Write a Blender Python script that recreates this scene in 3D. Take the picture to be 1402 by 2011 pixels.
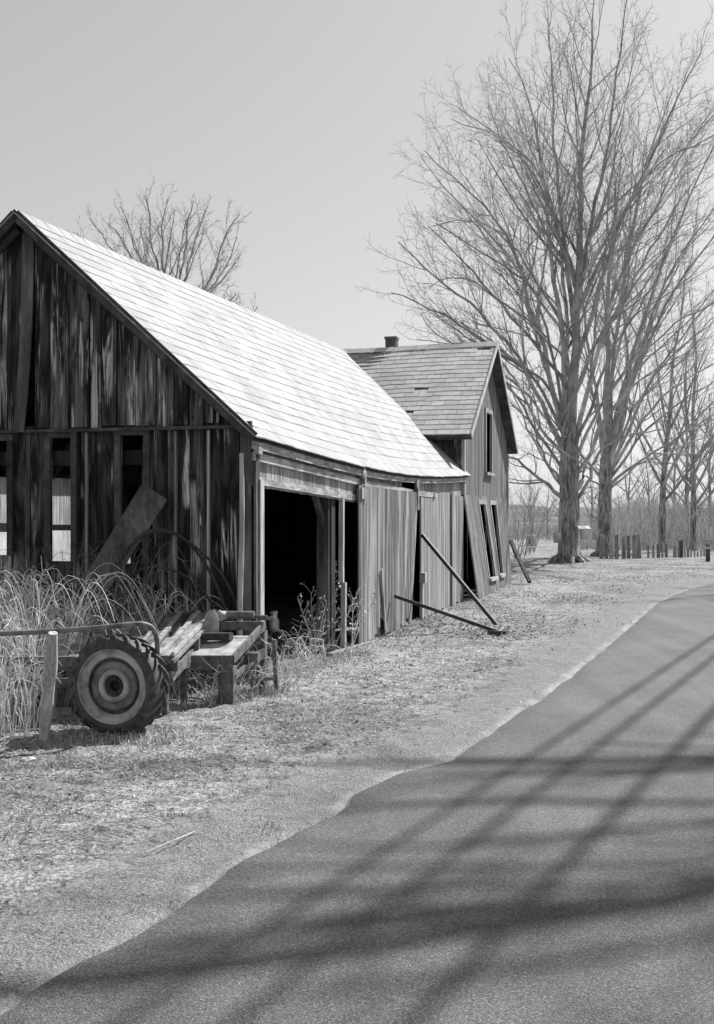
import bpy, math, random
import numpy as np
from mathutils import Vector, noise
random.seed(7); rng = np.random.default_rng(7)
R = math.radians
for o in list(bpy.data.objects): bpy.data.objects.remove(o)
S = bpy.context.scene; COL = S.collection

# ---------------------------------------------------------------- camera, light, exposure
F = 2300.0; HZ = 1010.0; CX = 701.0; H = 1.8
cam = bpy.data.cameras.new("camera"); co = bpy.data.objects.new("camera", cam); COL.objects.link(co)
co.location = (0, 0, H); co.rotation_euler = (R(90), 0, 0)
cam.sensor_fit = 'VERTICAL'; cam.sensor_height = 36; cam.lens = F/2011*36
cam.shift_y = (HZ-1005.5)/2011; cam.clip_start = .1; cam.clip_end = 3000
S.camera = co
SUN_AZ, SUN_EL = 41.0, 44.0            # degrees clockwise from +Y, above horizon
SV = Vector((math.sin(R(SUN_AZ))*math.cos(R(SUN_EL)), math.cos(R(SUN_AZ))*math.cos(R(SUN_EL)), math.sin(R(SUN_EL))))
sl = bpy.data.lights.new("sun", 'SUN'); sl.energy = 5.0; sl.angle = R(.8); sl.color = (1, .99, .98)
so = bpy.data.objects.new("sun", sl); COL.objects.link(so); so.rotation_euler = (-SV).to_track_quat('-Z', 'Y').to_euler()
W = bpy.data.worlds.new("World"); S.world = W; W.use_nodes = True
wn = W.node_tree; bg = wn.nodes['Background']
sky = wn.nodes.new('ShaderNodeTexSky'); sky.sky_type = 'NISHITA'; sky.sun_disc = False
sky.sun_elevation = R(SUN_EL); sky.sun_rotation = R(SUN_AZ); sky.air_density = 1.0; sky.dust_density = 1.2; sky.ozone_density = 1.0
bw = wn.nodes.new('ShaderNodeRGBToBW'); pw = wn.nodes.new('ShaderNodeMath'); pw.operation = 'POWER'; pw.inputs[1].default_value = .57; sc_ = wn.nodes.new('ShaderNodeMath'); sc_.operation = 'MULTIPLY'; sc_.inputs[1].default_value = 1.17   # black-and-white film: a flatter sky
wn.links.new(sky.outputs[0], bw.inputs[0]); wn.links.new(bw.outputs[0], pw.inputs[0]); wn.links.new(pw.outputs[0], sc_.inputs[0]); wn.links.new(sc_.outputs[0], bg.inputs[0])
bg.inputs[1].default_value = .15
S.view_settings.view_transform = 'Standard'; S.view_settings.look = 'None'; S.view_settings.exposure = .6; S.view_settings.gamma = 1

# ---------------------------------------------------------------- helpers
def P(x, y, Y): return np.array([(x-CX)/F*Y, Y, H-(y-HZ)/F*Y])        # a pixel of the photo at a distance
def G(x, y, z=0.0): Y = (H-z)*F/(y-HZ); return np.array([(x-CX)/F*Y, Y, z])  # a pixel on the ground
U = np.array([math.sin(R(15.76)), math.cos(R(15.76)), 0]); V = np.array([-U[1], U[0], 0]); N = -V
C0 = np.array([-1.102, 12.3, 0]); Z3 = np.array([0, 0, 1.0])
def B(s, t, z): return C0 + U*s + V*t + Z3*z                            # barn frame: s back along side wall, t across to the left
def wx(x): a = (x-CX)/F; return (.0896+a)/(U[0]-U[1]*a)*12.3            # pixel column -> s on the side wall
def wz(x, y): s = wx(x); return H-(y-HZ)/F*(12.3+U[1]*s)
def gt(x): a = (x-CX)/F; return (-1.102-12.3*a)/(U[1]+U[0]*a)           # pixel column -> t on the gable wall
def gz(x, y): return H-(y-HZ)/F*(12.3+U[0]*gt(x))

class MB:
    def __init__(s): s.v=[]; s.f={}; s.r=[]; s.n=0; s.tb={}
    def add(s, V_, F_, r=None):
        V_ = np.asarray(V_, float).reshape(-1, 3)
        for f in F_: s.f.setdefault(len(f), []).append(np.array([f])+s.n)
        s.v.append(V_); s.r.append(np.full(len(V_), random.random() if r is None else r)); s.n += len(V_)
    def addarr(s, V_, F_, r):
        V_ = np.asarray(V_, float).reshape(-1, 3); F_ = np.asarray(F_)
        s.f.setdefault(F_.shape[1], []).append(F_+s.n); s.v.append(V_); s.r.append(np.asarray(r, float)); s.n += len(V_)
    def hexa(s, b, t, r=None):          # bottom 4 points, top 4 points, same winding
        s.add(list(b)+list(t), [(3,2,1,0),(4,5,6,7),(0,1,5,4),(1,2,6,5),(2,3,7,6),(3,0,4,7)], r)
    def box(s, c, a, b, cc, r=None):    # centre, three half-axis vectors
        c, a, b, cc = [np.asarray(q, float) for q in (c, a, b, cc)]
        s.hexa([c-a-b-cc, c+a-b-cc, c+a+b-cc, c-a+b-cc], [c-a-b+cc, c+a-b+cc, c+a+b+cc, c-a+b+cc], r)
    def beam(s, p, q, w, d, up=None, r=None):   # rectangular bar p->q, width w across, d along up
        p = np.asarray(p, float); q = np.asarray(q, float); ax = q-p; L = np.linalg.norm(ax); ax /= L
        up = np.array([0, 0, 1.0]) if up is None else np.asarray(up, float)
        sd = np.cross(ax, up); sd /= np.linalg.norm(sd); up = np.cross(sd, ax)
        s.box((p+q)/2, ax*L/2, sd*w/2, up*d/2, r)
    def tube(s, pts, rad, sides=8, caps=False):
        pts = np.asarray(pts, float); rad = np.broadcast_to(np.asarray(rad, float), (len(pts),))
        s.tb.setdefault((len(pts), sides), []).append((pts, rad, random.random()))
        if caps:
            for e in (0, -1):
                k = pts[e]; ax = pts[1]-pts[0] if e == 0 else pts[-1]-pts[-2]; ax /= np.linalg.norm(ax)
                a = np.cross(ax, [.3, .5, .81]); a /= np.linalg.norm(a); b = np.cross(ax, a); n = max(sides, 6)
                s.add([k+rad[e]*1.0*(a*math.cos(q*2*math.pi/n)+b*math.sin(q*2*math.pi/n)) for q in range(n)], [tuple(range(n))])
    def flush(s):
        for (n, k), L in s.tb.items():
            P_ = np.array([l[0] for l in L]); Rr = np.array([l[1] for l in L]); rr = np.array([l[2] for l in L]); m = len(L)
            T = np.gradient(P_, axis=1) if n > 1 else P_; T /= np.linalg.norm(T, axis=2, keepdims=True)+1e-9
            ref = np.array([.31, .52, .79]); a = np.cross(T, ref); a /= np.linalg.norm(a, axis=2, keepdims=True)+1e-9; b = np.cross(T, a)
            th = np.arange(k)*2*math.pi/k
            ring = P_[:, :, None, :]+Rr[:, :, None, None]*(a[:, :, None, :]*np.cos(th)[None, None, :, None]+b[:, :, None, :]*np.sin(th)[None, None, :, None])
            i = np.arange(n-1)[:, None]; j = np.arange(k)[None, :]; j2 = (j+1) % k
            fq = np.stack([i*k+j, i*k+j2, (i+1)*k+j2, (i+1)*k+j], -1).reshape(-1, 4)
            Fq = (fq[None]+(np.arange(m)*n*k)[:, None, None]).reshape(-1, 4)
            s.addarr(ring.reshape(-1, 3), Fq, np.repeat(rr, n*k))
        s.tb = {}
    def lathe(s, c, ax, prof, n=24, r=None, a0=None):    # prof: (distance along ax, radius)
        c = np.asarray(c, float); ax = np.asarray(ax, float); ax /= np.linalg.norm(ax)
        a = np.cross(ax, [0, 0, 1.0]) if abs(ax[2]) < .9 else np.array([1.0, 0, 0]); a /= np.linalg.norm(a); b = np.cross(ax, a)
        vs = [c+ax*d+rr*(a*math.cos(q*2*math.pi/n)+b*math.sin(q*2*math.pi/n)) for d, rr in prof for q in range(n)]
        fs = [(i*n+q, i*n+(q+1) % n, (i+1)*n+(q+1) % n, (i+1)*n+q) for i in range(len(prof)-1) for q in range(n)]
        s.add(vs, fs, r)
    def build(s, name, mat, parent=None, loc=None, smooth=False, **kw):
        s.flush(); v = np.concatenate(s.v) if s.v else np.zeros((0, 3))
        off = np.array(loc if loc is not None else (rootloc(parent) if parent else (0, 0, 0)), float)
        me = bpy.data.meshes.new(name); v = v-off
        me.vertices.add(len(v)); me.vertices.foreach_set('co', v.ravel().astype(np.float32))
        li = []; st = []; k0 = 0
        for k, L in s.f.items():
            A = np.concatenate(L); li.append(A.ravel()); st.append(k0+np.arange(len(A))*k); k0 += A.size
        li = np.concatenate(li); st = np.concatenate(st)
        me.loops.add(len(li)); me.loops.foreach_set('vertex_index', li.astype(np.int32))
        me.polygons.add(len(st)); me.polygons.foreach_set('loop_start', st.astype(np.int32))
        me.polygons.foreach_set('use_smooth', np.full(len(st), bool(smooth)))
        at = me.attributes.new('rnd', 'FLOAT', 'POINT'); at.data.foreach_set('value', np.concatenate(s.r).astype(np.float32))
        me.materials.append(mat); me.update(calc_edges=True); me.validate()
        if not smooth: me.shade_flat()
        o = bpy.data.objects.new(name, me); COL.objects.link(o)
        if parent: o.parent = parent
        else: o.location = tuple(off)
        tag(o, **kw); return o
def rootloc(p):
    while p.parent: p = p.parent
    return np.array(p.location)
def tag(o, label=None, cat=None, group=None, kind=None):
    if label: o['label'] = label
    if cat: o['category'] = cat
    if group: o['group'] = group
    if kind: o['kind'] = kind
    return o
def thing(name, loc, label, cat, group=None):
    o = bpy.data.objects.new(name, None); COL.objects.link(o); o.location = tuple(loc); o.empty_display_size = .2
    return tag(o, label, cat, group)
def copy_tree(o, parent=None):
    c = o.copy(); COL.objects.link(c); c.parent = parent
    for ch in o.children: copy_tree(ch, c)
    return c

# ---------------------------------------------------------------- materials
def grey(v): return (v, v, v, 1)
class NM:
    def __init__(s, name, rough=.9, spec=.2, metal=0):
        s.m = bpy.data.materials.new(name); s.m.use_nodes = True; s.t = s.m.node_tree; s.b = s.t.nodes['Principled BSDF']
        s.b.inputs['Roughness'].default_value = rough; s.b.inputs['Specular IOR Level'].default_value = spec; s.b.inputs['Metallic'].default_value = metal
    def n(s, ty, **kw):
        x = s.t.nodes.new(ty)
        for k, v in kw.items(): setattr(x, k, v)
        return x
    def l(s, a, b): s.t.links.new(a, b)
    def coord(s, scale, rnd=0, rot=0):
        tc = s.n('ShaderNodeTexCoord'); mp = s.n('ShaderNodeMapping'); mp.inputs['Scale'].default_value = scale; mp.inputs['Rotation'].default_value = (0, 0, rot)
        src = tc.outputs['Object']
        if rnd:
            at = s.n('ShaderNodeAttribute', attribute_name='rnd'); mu = s.n('ShaderNodeMath', operation='MULTIPLY'); mu.inputs[1].default_value = rnd; s.l(at.outputs['Fac'], mu.inputs[0])
            cb = s.n('ShaderNodeCombineXYZ'); s.l(mu.outputs[0], cb.inputs[0]); s.l(mu.outputs[0], cb.inputs[2])
            va = s.n('ShaderNodeVectorMath', operation='ADD'); s.l(src, va.inputs[0]); s.l(cb.outputs[0], va.inputs[1]); src = va.outputs[0]
        s.l(src, mp.inputs['Vector']); return mp.outputs[0]
    def noise(s, vec, scale=1, detail=4, rough=.6, dist=0):
        x = s.n('ShaderNodeTexNoise'); x.inputs['Scale'].default_value = scale; x.inputs['Detail'].default_value = detail; x.inputs['Roughness'].default_value = rough; x.inputs['Distortion'].default_value = dist
        s.l(vec, x.inputs['Vector']); return x.outputs['Fac']
    def voro(s, vec, scale, feat='F1'):
        x = s.n('ShaderNodeTexVoronoi', feature=feat); x.inputs['Scale'].default_value = scale; s.l(vec, x.inputs['Vector']); return x
    def ramp(s, fac, stops):
        x = s.n('ShaderNodeValToRGB'); e = x.color_ramp.elements
        while len(e) < len(stops): e.new(.5)
        for el, (p, v) in zip(e, stops): el.position = p; el.color = grey(v)
        s.l(fac, x.inputs[0]); return x.outputs[0]
    def mul(s, a, b, op='MULTIPLY'):
        x = s.n('ShaderNodeMath', operation=op)
        for i, q in enumerate((a, b)):
            if isinstance(q, (int, float)): x.inputs[i].default_value = q
            else: s.l(q, x.inputs[i])
        return x.outputs[0]
    def mix(s, f, a, b):
        x = s.n('ShaderNodeMix', data_type='FLOAT')
        for i, q in ((0, f), (2, a), (3, b)):
            if isinstance(q, (int, float)): x.inputs[i].default_value = q
            else: s.l(q, x.inputs[i])
        return x.outputs[0]
    def rnd(s): return s.n('ShaderNodeAttribute', attribute_name='rnd').outputs['Fac']
    def base(s, f): s.l(f, s.b.inputs['Base Color'])
    def bump(s, f, strength=.4, dist=.01):
        x = s.n('ShaderNodeBump'); x.inputs['Strength'].default_value = strength; x.inputs['Distance'].default_value = dist; s.l(f, x.inputs['Height']); s.l(x.outputs[0], s.b.inputs['Normal'])

def wood(name, lo, hi, gr=(60, 60, 1.2), stain=.5, blotch=(3, 3, .8), rvar=.35, rough=.85, spec=.2, bs=.5, silver=0):
    m = NM(name, rough, spec); c = m.coord(gr, 37); g = m.noise(c, 1, 5, .65, .4)
    g2 = m.ramp(g, [(.28, lo), (.5, lo+(hi-lo)*.45), (.75, hi)])
    st = m.noise(m.coord(blotch, 91), 1, 4, .6, .6); sr = m.ramp(st, [(.42, 1-stain), (.57, 1)])
    r = m.mul(m.mul(m.rnd(), rvar*2), 1-rvar, 'ADD'); col = m.mul(m.mul(g2, sr), r)
    if silver:      # pale worn streaks where the stain has flaked off, and knots
        k = m.noise(m.coord((16, 16, .9), 53), 1, 5, .7, .9); kr = m.ramp(k, [(.5, 0), (.6, 1)])
        pt = m.ramp(m.noise(m.coord((3.2, 3.2, 1.0), 23), 1, 2, .5), [(.5, 0), (.58, 1)])
        col = m.mix(m.mul(m.mul(kr, pt), silver), col, m.mul(m.mul(g, g), hi*12.0))
        kn = m.voro(m.coord((7, 7, 2.6), 71), 1).outputs['Distance']; col = m.mul(col, m.ramp(kn, [(.05, .25), (.12, 1)]))
    m.base(col); m.bump(g, bs, .006); return m.m
M = {}
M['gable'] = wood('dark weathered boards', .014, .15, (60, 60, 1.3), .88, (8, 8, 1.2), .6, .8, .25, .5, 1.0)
M['side'] = wood('grey weathered boards', .07, .7, (75, 75, .9), .45, (14, 14, .6), .28, bs=.8)
M['door'] = wood('streaked door boards', .03, .6, (60, 60, .8), .6, (12, 12, .5), .3, bs=.9)
M['pale'] = wood('pale bleached wood', .25, .75, (50, 50, 2), .3, (6, 6, 1.5), .15)
M['track'] = wood('bleached header boards', .2, .7, (4, 4, 60), .4, (3, 3, 9), .2)
M['beam'] = wood('old timber', .06, .18, (20, 20, 2), .5)
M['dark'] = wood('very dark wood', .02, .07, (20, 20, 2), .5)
M['trim'] = wood('dark trim', .05, .14, (8, 8, 8), .4)
M['post'] = wood('grey fence wood', .2, .5, (20, 20, 2), .4)
M['housewood'] = wood('grey house boards', .05, .42, (60, 60, .8), .45, (10, 10, .5), .25, bs=.7)
M['deck'] = wood('weathered planks', .16, .42, (30, 4, 30), .5, (4, 4, 4), .3)
M['whitewall'] = wood('white painted boards', .6, .85, (20, 20, 3), .2, (3, 3, 3), .1)

def shingles(name, v, var, rough=.75, spec=.35, st=.12, ):
    m = NM(name, rough, spec); c = m.coord((1, 1, 1)); g = m.noise(c, 160, 2, .6); s = m.noise(c, 1.4, 5, .7, .6)
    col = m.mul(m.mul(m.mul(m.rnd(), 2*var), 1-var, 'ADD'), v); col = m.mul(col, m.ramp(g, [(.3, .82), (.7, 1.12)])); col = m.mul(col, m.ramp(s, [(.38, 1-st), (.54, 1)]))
    m.base(col); m.bump(g, .25, .003); return m.m
M['roof1'] = shingles('pale sun-bleached shingles', .345, .1, st=.22)
M['roof2'] = shingles('grey asphalt shingles', .5, .12, st=.2)

def simple(name, lo, hi, scale=8, rough=.7, spec=.3, metal=0, bs=.3, rv=.15):
    m = NM(name, rough, spec, metal); g = m.noise(m.coord((1, 1, 1), 13), scale, 5, .65, .3)
    m.base(m.mul(m.ramp(g, [(.37, lo), (.63, hi)]), m.mul(m.mul(m.rnd(), 2*rv), 1-rv, 'ADD'))); m.bump(g, bs, .01); return m.m
M['rubber'] = simple('cracked old rubber', .035, .085, 14, .65, .4)
M['rim'] = simple('flaking painted steel', .16, .4, 6, .6, .4)
M['rim2'] = simple('rust-mottled steel disc', .08, .24, 8, .7, .3)
M['rust'] = simple('rusty steel', .07, .2, 12, .6, .4)
M['rustpale'] = simple('pale rusty plate', .22, .45, 9, .6, .4)
M['iron'] = simple('black iron', .02, .05, 12, .6, .4)
M['tin'] = simple('galvanised tin', .4, .6, 10, .45, .5, .3)
M['brick'] = simple('dark brick', .05, .14, 20)
M['stone'] = simple('fieldstone', .3, .55, 10)
M['cane'] = simple('pale dead canes', .45, .85, 5, .7, .3, rv=.4)
M['twig'] = simple('dark twigs', .06, .2, 5, rv=.3)
M['litter'] = simple('dead leaves and grass', .2, .4, 3, .9, .1, rv=.8)
M['hills'] = simple('far wooded ridge', .1, .2, .12, .95, .1, bs=0)
M['brush'] = simple('distant bare brush', .34, .56, 3, rv=.4)
M['glass'] = simple('dark window pane', .012, .03, 3, .25, .5, bs=0)
M['darkleaf'] = simple('fallen bark', .03, .09, 12)
def bark():
    m = NM('maple bark', .9, .15); g = m.noise(m.coord((14, 14, 2.2)), 1, 5, .7, .5)
    f = m.noise(m.coord((2, 2, 1)), 1, 3, .6); m.base(m.mul(m.ramp(g, [(.38, .08), (.62, .5)]), m.ramp(f, [(.35, .7), (.65, 1.2)]))); m.bump(g, .9, .03); return m.m
M['bark'] = bark()
M['farbranch'] = simple('pale far branches', .22, .42, 2, .85, .2, rv=.25)
M['branch'] = simple('grey branch bark', .22, .5, 2, .85, .2, rv=.25)
def ground_mat():
    m = NM('matted dead grass and leaf litter', .95, .1); c = m.coord((1, 1, 1))
    a = m.noise(c, .55, 4, .6, .3); b = m.noise(c, 6, 6, .72, .8); d = m.noise(c, 42, 5, .75, .4); e = m.noise(c, 170, 2, .6)
    x = m.ramp(d, [(.36, .06), (.5, .25), (.63, .5)]); y = m.ramp(b, [(.38, .5), (.56, 1.18)]); z = m.ramp(a, [(.4, .72), (.57, 1.1)])
    col = m.mul(m.mul(x, y), z)
    edge = m.mul(m.rnd(), m.mul(m.mul(b, .8), -.4, 'ADD'), 'ADD'); gm = m.ramp(edge, [(.3, 0), (.62, 1)]); g1 = m.ramp(m.noise(c, 95, 4, .75), [(.36, .07), (.5, .21), (.64, .44)])
    col = m.mix(gm, col, m.mul(g1, m.ramp(b, [(.35, .85), (.6, 1.1)]))); sn = m.ramp(m.mul(m.rnd(), m.mul(m.mul(b, .12), -.06, 'ADD'), 'ADD'), [(.935, 0), (.975, 1)]); col = m.mix(m.mul(sn, m.ramp(m.noise(c, 1.7, 3, .6), [(.4, .05), (.62, .75)])), col, m.ramp(e, [(.3, .34), (.7, .5)]))
    m.base(col); m.bump(m.mul(m.mul(d, .7), m.mul(b, 1.2), 'ADD'), .8, .03); return m.m
M['ground'] = ground_mat()
def road_mat():
    m = NM('old asphalt', .85, .25); c = m.coord((1, 1, 1))
    v = m.voro(c, 150); ag = m.ramp(v.outputs['Color'], [(.0, .06), (.6, .125), (.9, .2), (1, .36)])
    g = m.noise(c, 120, 3, .7); l = m.noise(c, .8, 4, .6)
    l2 = m.mul(m.ramp(l, [(.35, .86), (.65, 1.12)]), m.ramp(m.noise(m.coord((2.2, .12, 1), 0, R(25)), 1, 3, .5), [(.38, .88), (.62, 1.1)])); g2 = m.ramp(g, [(.36, .6), (.64, 1.35)])
    dust = m.noise(c, 9, 4, .6); dd = m.ramp(m.mul(m.rnd(), m.mul(dust, .35), 'ADD'), [(.95, 0), (1.0, 1)])
    m.base(m.mix(m.mul(dd, .6), m.mul(m.mul(ag, g2), l2), .3)); m.bump(v.outputs['Distance'], .5, .006); return m.m
M['road'] = road_mat()

# ---------------------------------------------------------------- ground, road, hills
EDGE_PX = [(0,1990),(100,1915),(200,1862),(310,1800),(350,1770),(450,1705),(560,1640),(640,1605),(672,1580),(690,1560),(760,1525),(880,1495),(960,1440),(1090,1350),(1200,1262),(1290,1184),(1350,1158),(1402,1145)]
edge = [np.array((-5.4,-6.0)), np.array((-3.2,-1.0)), np.array((-2.0,2.2))]+[G(x, y)[:2] for x, y in EDGE_PX]+[np.array((14.2,35.0)), np.array((23.,40.)), np.array((40.,46.)), np.array((80.,56.))]
edge = np.array(edge)
seg = np.linalg.norm(np.diff(edge, axis=0), axis=1); cum = np.r_[0, np.cumsum(seg)]
def resample(step0):
    out = []; d = 0
    while d < cum[-1]:
        out.append(d); d += step0*max(1, abs(np.interp(d, cum, edge[:, 1]))/10)
    d = np.array(out); return np.c_[np.interp(d, cum, edge[:, 0]), np.interp(d, cum, edge[:, 1])]
EP = resample(.06)
EPn = EP.copy()
for i, (x, y) in enumerate(EP):
    EPn[i] += np.array((-.7, .35))*(.05*noise.noise((x*1.9, y*1.9, 3))+.02*noise.noise((x*8, y*8, 1)))
EPs = resample(.5)
def edge_dist(X, Y):        # signed distance from the road's left edge, + on the grass side
    X = np.asarray(X, float); Y = np.asarray(Y, float); sh = X.shape; Pt = np.c_[X.ravel(), Y.ravel()]
    best = np.full(len(Pt), 1e9); sg = np.ones(len(Pt))
    for a, b in zip(edge[:-1], edge[1:]):
        ab = b-a; t = np.clip(((Pt-a)@ab)/(ab@ab), 0, 1); q = a+t[:, None]*ab; d = np.linalg.norm(Pt-q, axis=1)
        cr = ab[0]*(Pt[:, 1]-a[1])-ab[1]*(Pt[:, 0]-a[0]); m = d < best-1e-9; best = np.where(m, d, best); sg = np.where(m, np.sign(cr), sg)
    return (best*sg).reshape(sh)
def sm(a, b, x): t = np.clip((x-a)/(b-a), 0, 1); return t*t*(3-2*t)
def tz(X, Y, D=None):       # terrain height
    X = np.asarray(X, float); Y = np.asarray(Y, float); D = edge_dist(X, Y) if D is None else D
    z = .13*sm(20, 29, Y)*(1-sm(34, 45, Y))*sm(0, 2, D) + .13*np.exp(-((X-9.0)/4.5)**2-((Y-42)/5.0)**2)*sm(0, 2, D) + .0*np.exp(-((X-16)/6.0)**2-((Y-47)/5.0)**2)*sm(0, 2, D)
    z = z - .25*sm(52, 75, Y) + 9*sm(160, 700, Y)*0 
    return z
def axis(lo, hi, f0, f1, fine, grow):
    a = [f0]; 
    while a[-1] < f1: a.append(a[-1]+fine)
    st = fine
    while a[-1] < hi: st *= grow; a.append(a[-1]+st)
    b = [f0]; st = fine
    while b[-1] > lo: st *= grow; b.append(b[-1]-st)
    return np.array(b[::-1][:-1]+a)
gx = axis(-700, 700, -5.5, 4.0, .075, 1.06); gy = axis(-60, 1500, 3.6, 13.5, .075, 1.035)
GX, GY = np.meshgrid(gx, gy); D = edge_dist(GX, GY); GZ = tz(GX, GY, D)
nz = np.array([[noise.noise((x*1.7, y*1.7, 0))*.03+noise.noise((x*6, y*6, 4))*.024+noise.noise((x*15, y*15, 9))*.013 for x in gx] for y in gy])
rgt = D < -7.2
GZ = GZ+np.where((GY < 60), nz, nz*4)*sm(0, .5, np.abs(D))+.012*sm(.02, .4, D)
GZ = np.where((D < .02) & ~rgt, -.03, GZ); GZ = np.where(rgt, .03+nz, GZ)
sandm = np.clip(1-np.abs(D)/np.clip(1.15+.05*(GY-8), 1.0, 2.2), 0, 1)
ny, nx = GX.shape; idx = np.arange(ny*nx).reshape(ny, nx)
q = np.stack([idx[:-1, :-1], idx[:-1, 1:], idx[1:, 1:], idx[1:, :-1]], -1).reshape(-1, 4)
mb = MB(); mb.addarr(np.c_[GX.ravel(), GY.ravel(), GZ.ravel()], q, sandm.ravel()); mb.build('ground', M['ground'], smooth=True, kind='structure')
# road
mb = MB(); EPm = EP.copy()
for _ in range(400): EPm[1:-1] = (EPm[:-2]+2*EPm[1:-1]+EPm[2:])/4
tang = np.gradient(EPm, axis=0); tang /= np.linalg.norm(tang, axis=1, keepdims=True); nr = np.c_[tang[:, 1], -tang[:, 0]]
offs = [0, .05, .25, .8, 1.7, 2.6, 3.4, 4.3, 5.4, 6.4, 7.0]; rows = []; rr = []
for k, of in enumerate(offs):
    wS = min(1, of/2.6); p = (EPn if k < 2 else EP)*(1-wS)+EPm*wS+nr*of; z = np.full(len(p), .0+.05*sm(0, 3.4, np.array(of))*(1-sm(3.4, 6.9, np.array(of))))+.012
    if k == 0: z -= .03
    rows.append(np.c_[p, z]); rr.append(np.full(len(p), [1.0, .62, .1, 0, 0, 0, 0, 0, 0, .5, 1][k]))
Rw = np.stack(rows, 1); nr_, nc_ = Rw.shape[:2]; idx = np.arange(nr_*nc_).reshape(nr_, nc_)
q = np.stack([idx[:-1, :-1], idx[:-1, 1:], idx[1:, 1:], idx[1:, :-1]], -1).reshape(-1, 4)
mb.addarr(Rw.reshape(-1, 3), q, np.stack(rr, 1).ravel()); mb.build('road', M['road'], smooth=True, kind='structure')
# far hills: a low wooded ridge
mb = MB(); hx = np.linspace(-260, 420, 240); hv = []
prof = [(0, -.5), (.25, .35), (.6, .85), (1, 1), (1.6, .6), (2.4, -.5)]
for x in hx:
    top = 3.4+2.4*noise.noise((x*.012, 0, 0))+.7*noise.noise((x*.09, 3, 0))+.3*noise.noise((x*.5, 3, 0))+ (3.0*float(sm(60, 200, x)))
    for a, b in prof: hv.append((x, 300+a*60, top*b))
n = len(prof); f = [(i*n+j, (i+1)*n+j, (i+1)*n+j+1, i*n+j+1) for i in range(len(hx)-1) for j in range(n-1)]
mb.add(hv, f, .5); mb.build('hills', M['hills'], smooth=True, kind='structure')

# ---------------------------------------------------------------- trees
def wig(p, d, L, n, wg, trop, r):
    st = L/n; pts = [p]; 
    for i in range(n):
        d = d+r.normal(0, wg, 3)+np.array([0, 0, trop]); d /= np.linalg.norm(d); p = p+d*st; pts.append(p)
    return np.array(pts)
def side_dir(d, ang, r, az=None):
    a = np.cross(d, [0, 0, 1.0]); 
    if np.linalg.norm(a) < .1: a = np.array([1.0, 0, 0])
    a /= np.linalg.norm(a); b = np.cross(d, a); th = r.uniform(0, 2*math.pi) if az is None else az
    return d*math.cos(ang)+(a*math.cos(th)+b*math.sin(th))*math.sin(ang)
LV = [None, dict(sp=.72, ln=.5, ang=(18, 42), wg=.09, tr=.05, sd=5), dict(sp=.34, ln=.45, ang=(22, 46), wg=.12, tr=.03, sd=4), dict(sp=.155, ln=.42, ang=(28, 55), wg=.18, tr=.01, sd=3)]
def branch_out(mb, pts, rad, level, r, k=1.0, maxl=3, minr=.007, start=.15, total=None):
    if level > maxl: return
    c = LV[level]; sg = np.linalg.norm(np.diff(pts, axis=0), axis=1); cm = np.r_[0, np.cumsum(sg)]; L = cm[-1]; total = total or L
    d = L*start+r.uniform(0, c['sp']*k); az = r.uniform(0, 6.28)
    while d < L*.99:
        i = min(np.searchsorted(cm, d)-1, len(pts)-2); t = (d-cm[i])/sg[i]; p = pts[i]+(pts[i+1]-pts[i])*t; dr = (pts[i+1]-pts[i])/sg[i]; lr = rad[i]+(rad[i+1]-rad[i])*t
        az += 2.4+r.normal(0, .4); f = d/L
        ln = max(L*c['ln']*(1.05-.75*f)*r.uniform(.6, 1.25), .28*k); 
        if level == 1: ln = min(ln, 6.2)
        dirn = side_dir(dr, R(r.uniform(*c['ang'])), r, az)
        if level == 1 and dirn[2] < -.1: dirn[2] *= .3; dirn /= np.linalg.norm(dirn)
        n = {1: 8, 2: 5, 3: 3}[level]; q = wig(p, dirn, ln, n, c['wg'], c['tr'], r)
        r0 = max(min(lr*.5, .0095*ln+.004), minr*.9); rd = np.linspace(r0, minr*.6, n+1)
        mb.tube(q, rd, c['sd']); branch_out(mb, q, rd, level+1, r, k, maxl, minr, .12)
        d += c['sp']*k*r.uniform(.6, 1.4)*(1.2-.4*f)
def smooth_path(pp, n):
    pp = np.array(pp); d = np.r_[0, np.cumsum(np.linalg.norm(np.diff(pp, axis=0), axis=1))]; t = np.linspace(0, d[-1], n)
    out = np.stack([np.interp(t, d, pp[:, i]) for i in range(3)], 1)
    for _ in range(3): out[1:-1] = (out[:-2]+2*out[1:-1]+out[2:])/4
    return out
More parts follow.
